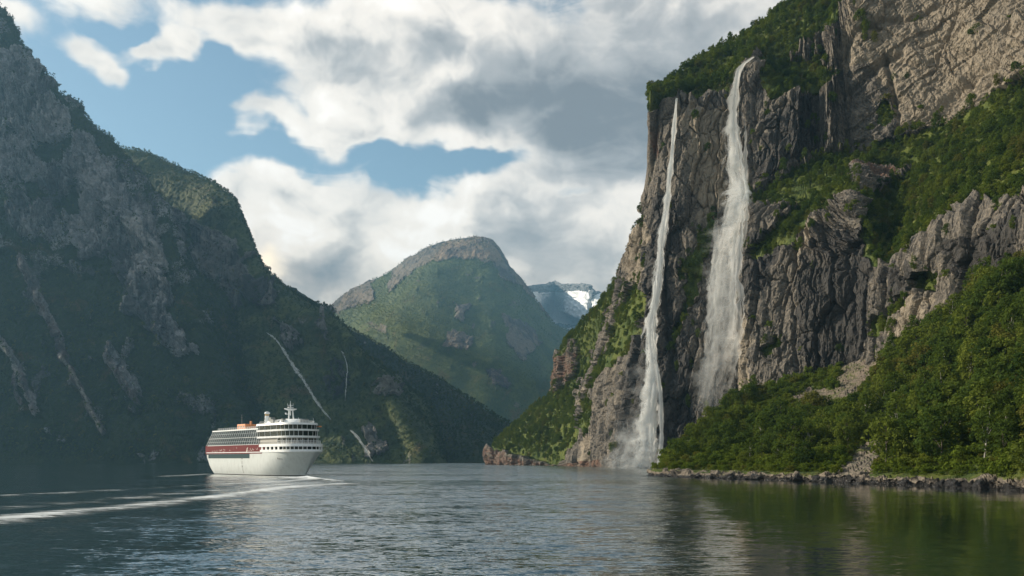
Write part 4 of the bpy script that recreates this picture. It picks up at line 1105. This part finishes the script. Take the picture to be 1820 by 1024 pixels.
def build_ship():
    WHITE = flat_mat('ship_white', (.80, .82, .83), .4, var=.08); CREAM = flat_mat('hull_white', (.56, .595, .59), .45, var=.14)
    RED = flat_mat('faded_red_paint', (.14, .012, .015), .6, var=.2, spec=.15); TEAL = flat_mat('dark_teal_paint', (.016, .05, .058), .6, spec=.15)
    BLACK = flat_mat('black_paint', (.02, .02, .022), .5); GLASS = flat_mat('tinted_glass', (.010, .019, .016), .22, var=.3, spec=.35)
    GREY = flat_mat('deck_grey', (.22, .23, .22), .6); ORANGE = flat_mat('orange_paint', (.75, .30, .13), .5); DECK = flat_mat('beige_deck', (.33, .31, .27), .7); YEL = flat_mat('gold_paint', (.45, .27, .06), .5)  # DECK is a dull beige for the house behind the rails
    th = R(44.0); bow = np.array((math.sin(th), -math.cos(th)))
    e = bpy.data.objects.new('cruise_ship', None); COL.objects.link(e)
    tag(e, 'white cruise ship with faded red band and glazed upper decks, sailing towards the camera', 'ship')
    L2 = 50.0
    stem = np.array(P(542, 846, 386))[:2]
    cen = stem - bow * 43.0
    e.location = (cen[0], cen[1], 0); e.rotation_euler = (0, 0, math.atan2(bow[1], bow[0]))
    def add(name, V, F, mat, parent=None, smooth=False, bevel=0):
        bm = bmesh.new(); vs = [bm.verts.new(v) for v in V]
        for f in F:
            try: bm.faces.new([vs[i] for i in f])
            except ValueError: pass
        bmesh.ops.remove_doubles(bm, verts=bm.verts, dist=1e-4)
        bmesh.ops.recalc_face_normals(bm, faces=bm.faces)
        me = bpy.data.meshes.new(name); bm.to_mesh(me); bm.free()
        me.materials.append(mat)
        if smooth:
            for p in me.polygons: p.use_smooth = True
            me.set_sharp_from_angle(angle=R(38))
        o = bpy.data.objects.new(name, me); COL.objects.link(o); o.parent = parent or e
        if bevel:
            b = o.modifiers.new('soft_edge', 'BEVEL'); b.width = bevel; b.segments = 2; b.limit_method = 'ANGLE'
        return o
    # shapes as lists, merged into one mesh per part
    class S:
        def __init__(s): s.V = []; s.F = []
        def raw(s, V, F):
            k = len(s.V); s.V += [tuple(v) for v in V]; s.F += [tuple(i + k for i in f) for f in F]
        def box(s, x0, x1, y0, y1, z0, z1):
            s.raw([(x, y, z) for x in (x0, x1) for y in (y0, y1) for z in (z0, z1)],
                  [(0, 1, 3, 2), (4, 6, 7, 5), (0, 4, 5, 1), (2, 3, 7, 6), (0, 2, 6, 4), (1, 5, 7, 3)])
        def bar(s, a, b, r=.1, n=5, r2=None):
            a = np.array(a, float); b = np.array(b, float); ax = b - a; ax /= np.linalg.norm(ax); r2 = r if r2 is None else r2
            u = np.cross(ax, (.2, .5, .83)); u /= np.linalg.norm(u); w = np.cross(ax, u)
            V = [tuple(c + (u * math.cos(t) + w * math.sin(t)) * rr) for c, rr in ((a, r), (b, r2)) for t in np.arange(n) * 2 * math.pi / n]
            s.raw(V, [tuple(range(n))[::-1], tuple(range(n, 2 * n))] + [(i, (i + 1) % n, n + (i + 1) % n, n + i) for i in range(n)])
        def loft(s, rings, cap=True, closed=True):
            n = len(rings[0]); k = len(s.V)
            for r in rings: s.V += [tuple(p) for p in r]
            for j in range(len(rings) - 1):
                for i in range(n if closed else n - 1):
                    s.F.append((k + j * n + i, k + j * n + (i + 1) % n, k + (j + 1) * n + (i + 1) % n, k + (j + 1) * n + i))
            if cap: s.F.append(tuple(k + i for i in range(n))[::-1]); s.F.append(tuple(k + (len(rings) - 1) * n + i for i in range(n)))
        def ball(s, c, rx, ry, rz, nu=12, nv=8):
            rings = []
            for j in range(nv + 1):
                f = -math.pi / 2 + math.pi * (j + .02) / (nv + .04)
                rings.append([(c[0] + rx * math.cos(f) * math.cos(t), c[1] + ry * math.cos(f) * math.sin(t), c[2] + rz * math.sin(f)) for t in np.arange(nu) * 2 * math.pi / nu])
            s.loft(rings)
        def put(s, name, mat, parent=None, **kw): return add(name, s.V, s.F, mat, parent, **kw)
    B2 = 10.0
    def plan(z, grow=0.0, n=15):
        """outline of the hull at height z: stern, visible side, bow, other side"""
        xe = 43.0 + max(0, z) * .60 + .018 * max(0, z) ** 2; xs = -41.5 - max(0, z) * .72 if z < 10 else -48.7
        full = min(1, max(0, (z + 3) / 15)); p = 1.75 + 2.1 * full ** 2; x0 = 8 + 14 * full
        b = (B2 - 1.4 * max(0, 1 - z / 6.0) ** 2 if z < 6 else B2) + grow
        half = []
        for t in np.linspace(0, 1, n):
            x = x0 + (xe + grow - x0) * math.sin(t * math.pi / 2); y = b * (max(0, 1 - ((x - x0) / (xe + grow - x0)) ** p)) ** (.62 + .25 * (1 - full))
            half.append((x, y))
        half[-1] = (half[-1][0], 0.06)
        side = [(xs + 1.5 + (x0 - xs - 1.5) * t, b) for t in np.linspace(0, 1, 6)[:-1]]
        stern = [(xs - grow, b * .55), (xs - grow + .25, b * .88)]
        up = stern + side + half
        return [(x, -y, z) for x, y in up] + [(x, y, z) for x, y in up[::-1]]
    zs = [-3, -1, .35, 1.5, 3, 5, 7, 9, 10.6, 11.6]
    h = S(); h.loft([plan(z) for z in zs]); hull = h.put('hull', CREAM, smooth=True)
    w = S(); w.loft([plan(-.6, .05), plan(.35, .05)], cap=False); w.put('waterline_stripe', BLACK, hull)
    r = S(); r.loft([plan(11.55, .16), plan(11.95, .20)], cap=True); r.put('rubbing_strake', WHITE, hull)
    # the knuckle that lets the stem read as an edge
    a = S()
    for sgn in (-1, 1): a.box(36.6, 38.0, sgn * 7.0 - .35, sgn * 7.0 + .35, 7.2, 8.4)
    # anchors and marks lie on the flared bow: follow the hull outline
    def hull_y(x, z):
        pl = [p for p in plan(z, 0, 40) if p[1] <= 0]
        xs = [p[0] for p in pl]; ys = [p[1] for p in pl]
        return float(np.interp(x, xs, ys))
    def decal(name, cells, mat, off=.05, parent=hull):
        q = S()
        for (x0, x1, z0, z1) in cells:
            for sgn in (1, -1):
                V = [(x, sgn * (hull_y(x, z) - off), z) for x, z in ((x0, z0), (x1, z0), (x1, z1), (x0, z1))]
                q.raw(V, [(0, 1, 2, 3)])
        return q.put(name, mat, parent)
    decal('name_mark', [(33.2, 33.5, 8.1, 8.8), (33.0, 33.8, 8.75, 8.9), (34.0, 34.2, 8.1, 8.6), (34.2, 34.6, 8.35, 8.5), (34.6, 34.75, 8.1, 8.6), (35.0, 35.2, 8.1, 8.65), (35.4, 35.55, 8.1, 8.6), (35.55, 35.9, 8.1, 8.22), (36.1, 36.3, 8.1, 8.6), (36.4, 36.8, 8.1, 8.25)], BLACK)
    # pilot door and gangway marks
    decal('side_door', [(-4.0, -2.8, 2.0, 9.0)], flat_mat('door_grey', (.60, .60, .56), .5), .04)
    decal('door_mark', [(-3.8, -3.0, 8.2, 8.9), (-3.7, -3.1, 4.0, 5.0), (-3.6, -3.3, 1.0, 3.4), (-3.6, -3.3, 5.6, 7.4)], BLACK, .08)
    # side bands
    def band(name, x0, x1, z0, z1, mat, off, slant=0.0, n=24):
        q = S()
        for sgn in (1, -1):
            rows = [[(x0 + (x1 + sl - x0) * t, sgn * (hull_y(x0 + (x1 + sl - x0) * t, min(z, 11.5)) - off), z) for t in np.linspace(0, 1, n)] for z, sl in ((z0, 0), (z1, slant))]
            k = len(q.V); q.V += rows[0] + rows[1]
            q.F += [(k + i, k + i + 1, k + n + i + 1, k + n + i) for i in range(n - 1)]
        return q.put(name, mat, hull)
    band('teal_band', -47.0, 5.0, 8.7, 10.95, TEAL, .10)
    red = S()
    red.loft([[(-48.6, -10.05, z), (18.5 + s_, -10.05, z), (18.5 + s_, 10.05, z), (-48.6, 10.05, z)] for z, s_ in ((11.0, 0), (15.6, 4.0))])
    redo = red.put('red_band', RED)
    q = S()                                            # faded white flourishes along the band
    g = random.Random(4)
    for sgn in (1, -1):
        for x0, z0, ln in ((-40, 12.4, 1.6), (-37.5, 12.1, 5.0), (-31, 12.3, 4.0), (-26, 12.6, 3.0), (-18, 13.2, .25), (-13.8, 13.0, .2), (-10, 13.4, .25), (2, 12.3, 2.0), (5, 12.8, 6.0), (12, 13.0, 3.0)):
            for k in range(max(1, int(ln * 1.6))):
                x = x0 + k * .6; zz = z0 + g.uniform(-.5, .7); y = sgn * 10.09
                q.raw([(x, y, zz), (x + g.uniform(.2, .7), y, zz + g.uniform(-.1, .5)), (x + .5, y, zz + .6), (x + .05, y, zz + .25)], [(0, 1, 2, 3)])
        q.raw([(1.0, sgn * 10.09, 11.4), (1.9, sgn * 10.09, 11.5), (3.4, sgn * 10.09, 14.4), (2.2, sgn * 10.09, 13.9)], [(0, 1, 2, 3)])
    q.put('white_flourish', flat_mat('faded_white', (.62, .55, .5), .6), redo)
    # glazed gallery above the band: two tiers, leaning inwards, raked stern
    gl = S()
    def gal(z):
        f = (z - 15.6) / 7.6
        return -48.2 + 5.4 * f, 14.0, 9.75 - 1.5 * f
    gl.loft([[(x0, -y, z), (x1, -y, z), (x1, y, z), (x0, y, z)] for z in (15.6, 19.4, 23.2) for x0, x1, y in (gal(z),)])
    glo = gl.put('glazed_gallery', GLASS)
    mu = S()
    for sgn in (-1, 1):
        for k in range(25):
            t = k / 24
            a0, a1, y0 = gal(15.6); b0, b1, y1 = gal(23.2)
            mu.bar((a0 + (a1 - a0) * t, sgn * (y0 + .05), 15.6), (b0 + (b1 - b0) * t, sgn * (y1 + .05), 23.2), .075, 4)
        for z in (17.4, 19.4, 21.6):
            x0, x1, y = gal(z); mu.bar((x0, sgn * (y + .05), z), (x1, sgn * (y + .05), z), .12 if z == 19.4 else .05, 4)
    for z in (17.4, 19.4, 21.4):
        x0, x1, y = gal(z); mu.bar((x0 - .05, -y, z), (x0 - .05, y, z), .12, 4)
    for k in range(9):
        y = -1 + 2 * k / 8; a0, _, y0 = gal(15.6); b0, _, y1 = gal(23.2); mu.bar((a0 - .05, y * y0, 15.6), (b0 - .05, y * y1, 23.2), .11, 4)
    mu.put('gallery_frame', WHITE, glo)
    dk = S(); dk.box(-46.0, 14.5, -10.05, 10.05, 15.45, 15.75); dk.put('gallery_sill', WHITE, glo)
    rf = S(); x0, x1, y = gal(23.2); rf.box(x0 - .3, 15.0, -y - .35, y + .35, 23.2, 23.85); rfo = rf.put('gallery_roof', WHITE, bevel=.12)
    # roof clutter: rails, awnings
    ra = S()
    for sgn in (-1, 1):
        for z in (24.4, 24.95): ra.bar((-38, sgn * 7.6, z), (12, sgn * 7.6, z), .06, 4)
        for k in range(22): ra.bar((-38 + k * 2.38, sgn * 7.6, 23.8), (-38 + k * 2.38, sgn * 7.6, 24.95), .06, 4)
    ra.put('roof_railing', WHITE, rfo)
    sk = S()
    for k in range(5): sk.box(-30 + k * 6.2, -27 + k * 6.2, -4.5, 4.5, 23.8, 24.4)
    sk.put('roof_hatch', GREY, rfo)
    # ---- forward superstructure: rounded tiers
    def tier(z0, z1, xb, xf, half, p=2.6, n=17, in_=0.0):
        """ring pair of a deck house with a rounded front"""
        def ring(z, g=0.0):
            pts = [(xb, -(half + g)), ]
            xm = xf - 13.0
            for t in np.linspace(0, 1, n):
                a = -math.pi / 2 + t * math.pi
                x = xm + (xf + g - xm) * math.cos(a) ** (2 / p) if math.cos(a) > 1e-6 else xm
                y = (half + g) * (1 if math.sin(a) > 0 else -1) * abs(math.sin(a)) ** (2 / p)
                pts.append((x, y))
            pts.append((xb, half + g))
            return [(x, y, z) for x, y in pts]
        return ring
    def slab(name, z0, z1, xb, xf, half, mat, parent=None, p=2.6, g0=0., g1=0., **kw):
        q = S(); rg = tier(z0, z1, xb, xf, half, p); q.loft([rg(z0, g0), rg(z1, g1)]); return q.put(name, mat, parent, **kw)
    # white bulwark block that carries the rounded promenade
    blk = slab('forward_deck', 11.7, 12.9, 17.0, 49.5, 10.05, WHITE, None, 2.3, .2, .3, smooth=True)
    slab('promenade_glass', 12.9, 14.3, 17.5, 48.2, 9.4, GLASS, blk, 2.3)
    slab('promenade_top', 14.3, 15.7, 16.0, 49.6, 10.15, WHITE, blk, 2.3, .25, .2, smooth=True)
    po = S(); rg = tier(0, 0, 17, 49.5, 10.0, 2.3)
    for k, (x, y, z) in enumerate(rg(0, .1)[1:-1]): po.bar((x, y, 12.8), (x, y, 14.4), .17, 5)
    for k in range(5):
        for sgn in (-1, 1): po.box(18 + k * 4.2, 19.6 + k * 4.2, sgn * 10.05 - .1, sgn * 10.05 + .1, 12.8, 14.4)
    po.put('promenade_post', WHITE, blk)
    # side walls in front of the red band, dropping into the bulwark
    # open rail deck
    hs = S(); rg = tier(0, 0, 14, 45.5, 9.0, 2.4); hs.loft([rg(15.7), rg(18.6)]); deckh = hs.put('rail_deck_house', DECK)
    rl = S(); rg2 = tier(0, 0, 15, 48.3, 9.75, 2.4, 25)
    for z in (16.2, 16.7, 17.2):
        pts = rg2(z)
        for a_, b_ in zip(pts, pts[1:]): rl.bar(a_, b_, .05 if z < 17 else .08, 4)
    for (x, y, z) in rg2(0): rl.bar((x, y, 15.7), (x, y, 17.2), .06, 4)
    rl.put('deck_railing', WHITE, deckh)
    rg3 = tier(0, 0, 14, 46.4, 9.5, 2.4, 13); cl = S()
    for (x, y, z) in rg3(0)[1:-1]: cl.bar((x, y, 15.7), (x, y, 18.8), .12, 5)
    cl.put('deck_column', WHITE, deckh)
    dwn = S(); rg5 = tier(0, 0, 14.2, 45.5, 9.02, 2.4, 21); pts = rg5(0, .04)
    for i in range(1, len(pts) - 2):
        (ax, ay, _), (bx, by, _) = pts[i], pts[i + 1]
        dwn.raw([(ax + (bx - ax) * .12, ay + (by - ay) * .12, 16.6), (ax + (bx - ax) * .88, ay + (by - ay) * .88, 16.6), (ax + (bx - ax) * .88, ay + (by - ay) * .88, 18.2), (ax + (bx - ax) * .12, ay + (by - ay) * .12, 18.2)], [(0, 1, 2, 3)])
    dwn.put('deck_window', GLASS, deckh)
    slab('white_deck_band', 18.6, 19.5, 12.6, 47.6, 9.8, WHITE, None, 2.4, 0, .15, smooth=True)
    def glazed(z0, z1, xf, half, nm):
        o = slab('window_band', z0, z1, 12.8, xf, half, GLASS, None, 2.4, 0, .15)
        m_ = S(); rg4 = tier(0, 0, 12.8, xf, half, 2.4, 15); lo = rg4(z0, .04); hi = rg4(z1, .19)
        for a_, b_ in list(zip(lo, hi))[1:-1]: m_.bar(a_, b_, .09, 4)
        for k in range(3):
            for sgn in (-1, 1): m_.bar((14.5 + k * 5.8, sgn * (half + .05), z0), (14.5 + k * 5.8, sgn * (half + .2), z1), .09, 4)
        m_.put('window_post', WHITE, o); return o
    glazed(19.5, 21.9, 46.0, 9.2, 'a')
    slab('white_deck_band', 21.9, 22.75, 12.0, 47.0, 9.7, WHITE, None, 2.4, 0, .1, smooth=True)
    glazed(22.75, 24.9, 45.0, 9.1, 'b')
    roof = slab('bridge_roof', 24.9, 25.9, 11.6, 46.0, 9.6, WHITE, None, 2.4, .1, -.2, smooth=True)
    # things standing on the bridge roof: the raised deck, rails, little housings
    rd = S(); rg6 = tier(0, 0, 16, 40, 6.2, 2.2); rd.loft([rg6(25.8), rg6(27.0, -.5), rg6(27.9, -2.0)]); rdo = rd.put('raised_roof', WHITE, roof, smooth=True)
    ry = S(); rg7 = tier(0, 0, 13, 44, 8.4, 2.4, 23)
    for z in (26.5, 27.0):
        pts = rg7(z)
        for a_, b_ in zip(pts, pts[1:]): ry.bar(a_, b_, .05, 4)
    for (x, y, z) in rg7(0): ry.bar((x, y, 25.8), (x, y, 27.0), .06, 4)
    ry.bar((43, -3.5, 26), (43, -3.5, 28.3), .09, 4); ry.bar((36, 8.6, 26), (36, 8.6, 28.6), .07, 4)
    ry.put('roof_railing', WHITE, roof)
    for (x, y, sx, sy, hz_) in ((22, -5.6, 1.6, 1.0, 2.2), (18, -4.4, 1.2, 1.2, 3.4), (26.5, -5.4, 1.4, .9, 1.7), (36, 4.2, 1.4, 1.2, 2.2), (32, -5.6, .9, .8, 2.2), (22, 3.4, 2, 1.4, 3.0), (41.4, 0, .7, 2.0, 1.7)):
        cb = S(); cb.box(x - sx, x + sx, y - sy, y + sy, 25.8, 25.8 + hz_); cb.put('roof_locker', GREY, roof, bevel=.1)
    # red bridge wing tip light at the far side
    rw = S(); rw.box(36, 41, 8.9, 10.4, 24.1, 24.7); rw.put('bridge_wing', ORANGE, roof)
    # mast
    mt = S()
    for (x, y) in ((29.5, -1.1), (29.5, 1.1), (27.4, 0)): mt.bar((x, y * 1.25, 27.0), (x - .2, y * .8, 33.0), .42, 7, .28)
    mt.bar((27.2, 0, 26.6), (32.5, 0, 27.9), .9, 7, .4)
    mt.bar((28.7, 0, 30), (28.7, 0, 37.2), .28, 7, .10)
    mast = mt.put('mast', WHITE)
    pf = S(); pf.loft([[(28.9 + a * math.cos(t), b * math.sin(t), z) for t in np.arange(16) * math.pi / 8] for z, a, b in ((32.4, 1.0, 1.4), (33.0, 2.3, 3.1), (33.35, 2.4, 3.25))]); pf.put('mast_platform', WHITE, mast, smooth=True)
    yd = S(); yd.bar((28.7, -1.6, 35.0), (28.7, 1.6, 35.0), .10, 5); yd.bar((28.7, -1.5, 35), (28.7, -1.5, 35.9), .07, 4); yd.bar((28.7, 1.5, 35), (28.7, 1.5, 36.1), .07, 4); yd.box(28.0, 29.6, -1.3, 1.3, 33.9, 34.15); yd.bar((27.6, 0.9, 33), (27.6, .9, 36), .05, 4); yd.bar((28.9, -2.6, 30.6), (28.9, -1.0, 30.6), .16, 5); yd.ball((28.9, -2.6, 30.8), .4, .4, .5, 8, 5)
    yd.put('radar', WHITE, mast)
    # funnel: a leaning white column with a cap, and the round tank beside it
    fn = S(); fn.loft([[(c + a * math.cos(t), -2.5 + a * math.sin(t), z) for t in np.arange(14) * math.pi / 7] for z, a, c in ((23.8, 1.45, 8.2), (26.5, 1.30, 8.5), (29.0, 1.1, 8.9), (30.6, 1.05, 9.2))]); fo = fn.put('funnel', WHITE, smooth=True)
    fc = S(); fc.ball((9.3, -2.5, 31.8), 1.45, 1.45, .85, 14, 6); fc.put('funnel_cap', WHITE, fo, smooth=True)
    fb = S(); fb.loft([[(9.22 + 1.08 * math.cos(t), -2.5 + 1.08 * math.sin(t), z) for t in np.arange(14) * math.pi / 7] for z in (30.5, 31.2)]); fb.put('funnel_collar', YEL, fo)
    fm = S()
    for k, (zz, aa) in enumerate(((26.0, .2), (27.2, -.1), (28.4, .25))):
        V = [(8.6 + (1.34 - k * .06) * math.cos(t), -2.5 + (1.34 - k * .06) * math.sin(t), z) for t in (-2.2 + aa, -1.9 + aa, -1.55 + aa, -1.2 + aa) for z in (zz, zz + .75)]
        fm.raw(V, [(0, 2, 3, 1), (2, 4, 5, 3), (4, 6, 7, 5)])
    fm.put('funnel_mark', BLACK, fo)
    tk = S(); tk.ball((12.5, -1.8, 26.0), 3.0, 2.3, 2.4, 16, 8); tk.ball((14.6, -.4, 26.6), 1.6, 1.5, 1.6, 12, 6); tk.put('radar_dome', WHITE, smooth=True)
    # orange deck cabin aft with its antenna
    oc = S(); oc.box(-22.5, -13.0, -3.8, 2.4, 23.8, 27.0); oc.box(-13.0, -12.2, -1.2, -.2, 23.8, 28.6); oco = oc.put('orange_cabin', ORANGE, bevel=.15)
    an = S(); an.bar((-18.5, -3, 26.9), (-18.5, -3, 32.2), .11, 5); an.bar((-18.5, -3.5, 30.6), (-18.5, -2.5, 30.6), .07, 4); an.put('antenna', GREY, oco)
    wn = S()
    for k in range(3): wn.box(-21.4 + k * 2.9, -19.6 + k * 2.9, -3.84, -3.7, 25.0, 26.2)
    wn.put('cabin_window', GREY, oco)
    return e
build_ship(); print('ship', time.time() - T0)

# ================================================================= wake
def build_wake():
    m, T = material('foam')
    co = T.n('ShaderNodeTexCoord').outputs['Object']
    u = T.attr('across'); st = T.attr('strength')
    x, y, z = T.sepx(co)
    n = T.noise(T.scalev(co, (.16, .75, 1)), 1, 7, .72, 1.2); n2 = T.noise(T.scalev(co, (.05, .12, 1)), 1, 4, .6, .6)
    e = T.m('SUBTRACT', 1.0, T.m('POWER', T.m('ABSOLUTE', u), 1.3))
    a = T.m('ADD', T.m('MULTIPLY', T.m('SUBTRACT', n, .5), 2.2), T.m('MULTIPLY', T.m('SUBTRACT', n2, .5), 1.6))
    a = T.m('ADD', a, T.m('SUBTRACT', T.m('MULTIPLY', e, 1.05), T.m('SUBTRACT', 1.12, st)))
    a = T.m('MULTIPLY', T.ss(a, .25, 1.15), T.ss(e, 0, .6), clamp=True)
    d = T.n('ShaderNodeBsdfPrincipled', {'Base Color': (.80, .83, .83, 1), 'Roughness': .6})
    T.out(T.n('ShaderNodeMixShader', {0: a, 1: T.n('ShaderNodeBsdfTransparent').outputs[0], 2: d.outputs[0]}).outputs[0])
    def water(px, py): d = FPX * CAMZ / (py - HZ); return np.array(((px - CX) / FPX * d, d, 0))
    def strip(name, pts, z, height, label, seed):
        P_ = []
        for k in range(len(pts) - 1):
            a0, b0 = pts[k], pts[k + 1]
            for i in range(16):
                t = i / 16; P_.append([a0[j] + (b0[j] - a0[j]) * t for j in range(4)])
        P_.append(list(pts[-1])); P_ = np.array(P_, float)
        nx = 9; n = len(P_); G = np.zeros((n, nx, 3)); U = np.linspace(-1, 1, nx)
        for k, (px, py, w, s) in enumerate(P_):
            for j, uu in enumerate(U):
                yy = py + uu * w * .5
                p = water(px, max(yy, HZ + 4)); p[2] = z + height * math.exp(-(uu * 2.2) ** 2) * s
                G[k, j] = p
        o = grid_mesh(name, G, m, dict(across=np.tile(U, n), strength=np.repeat(P_[:, 3], nx)))
        tag(o, label, 'wake', kind='stuff'); return o
    strip('wake', [(-160, 941, 44, .62), (0, 925, 34, .74), (110, 913, 28, .80), (220, 902, 25, .72), (320, 892, 22, .74), (400, 882, 21, .82), (470, 873, 20, .9), (530, 866, 18, .85), (600, 861.5, 12, .7), (660, 859, 6, .2)], .04, .35, 'long white foam streak of the ship wake crossing to the left edge', 1)
    strip('wake', [(-160, 893, 10, .3), (0, 882, 8, .5), (90, 878, 7, .55), (190, 873, 7, .55), (280, 868, 8, .45), (360, 863, 9, .5), (440, 860, 10, .6), (500, 857, 8, .75), (545, 853, 5, .95), (575, 853, 3, .5)], .10, .25, 'faint upper foam streak of the ship wake under the hull', 2)
    strip('wake', [(-160, 915, 40, .30), (0, 903, 34, .34), (120, 895, 32, .36), (240, 885, 28, .40), (340, 876, 24, .46), (430, 868, 18, .55), (510, 861, 12, .7), (590, 857, 8, .4)], .03, .1, 'pale sheet painting in the brighter reflection between the two foam streaks of the wake', 5)  # faint foam sheet standing in for the brighter reflection of rippled water
    strip('wake', [(255, 848, 3, .1), (300, 846.5, 4, .6), (335, 845, 4.5, .7), (372, 843, 4, .6), (392, 843.4, 2, .3)], .06, .2, 'short white foam line at the ship stern', 3)
    strip('wake', [(368, 844.2, 1.5, .2), (395, 845.6, 2.4, .65), (440, 847.0, 2.6, .7), (490, 848.3, 3.0, .8), (525, 849.2, 3.4, 1.0), (545, 849.4, 3, 1.1)], .12, .3, 'thin foam line along the waterline of the ship hull', 6)
    strip('wake', [(450, 854, 6, .3), (500, 852, 7, .7), (530, 850.5, 7, 1.0), (546, 849.8, 7, 1.3), (558, 851.5, 7, 1.1), (590, 855, 8, .8), (625, 858, 5, .2)], .08, .7, 'white bow wave at the foot of the ship stem', 4)
build_wake()

def build_hut():
    d = 545.0; x, y, z = P(1803, 317, d)
    e = bpy.data.objects.new('hut', None); COL.objects.link(e); e.location = (x, y, z); e.rotation_euler = (0, 0, R(28))
    tag(e, 'tiny pale hut among the trees on the upper right ledge of the cliff', 'hut')
    wm = bpy.data.materials['ship_white']; m, T = material('hut_roof')
    T.out(T.n('ShaderNodeBsdfPrincipled', {'Base Color': T.mix(T.noise(T.n('ShaderNodeTexCoord').outputs['Object'], 3, 3), (.16, .16, .155, 1), (.32, .31, .29, 1)), 'Roughness': .8}).outputs[0])
    def part(name, V, F, mat):
        me = bpy.data.meshes.new(name); me.from_pydata(V, [], F); me.materials.append(mat); o = bpy.data.objects.new(name, me); COL.objects.link(o); o.parent = e; return o
    a, b, h, r = 2.6, 1.9, 2.6, 4.3
    part('wall', [(-a,-b,-3),(a,-b,-3),(a,b,-3),(-a,b,-3),(-a,-b,h),(a,-b,h),(a,b,h),(-a,b,h),(-a,0,r),(a,0,r)], [(0,1,5,4),(1,2,6,9,5),(2,3,7,6),(3,0,4,8,7)], wm)
    k = .35; t = .18
    part('roof', [(-a-k,-b-k,h-.35),(a+k,-b-k,h-.35),(a+k,0,r+.05),(-a-k,0,r+.05),(a+k,b+k,h-.35),(-a-k,b+k,h-.35)] + [(-a-k,-b-k,h-.35+t),(a+k,-b-k,h-.35+t),(a+k,0,r+.05+t),(-a-k,0,r+.05+t),(a+k,b+k,h-.35+t),(-a-k,b+k,h-.35+t)],
         [(0,1,2,3),(3,2,4,5),(6,7,8,9),(9,8,10,11),(0,1,7,6),(4,5,11,10),(1,2,8,7),(2,4,10,8),(0,3,9,6),(3,5,11,9)], m)
    part('door', [(-.5,-b-.03,-.2),(.5,-b-.03,-.2),(.5,-b-.03,1.7),(-.5,-b-.03,1.7)], [(0,1,2,3)], bpy.data.materials['deck_grey'])
build_hut()
print('done', time.time() - T0)
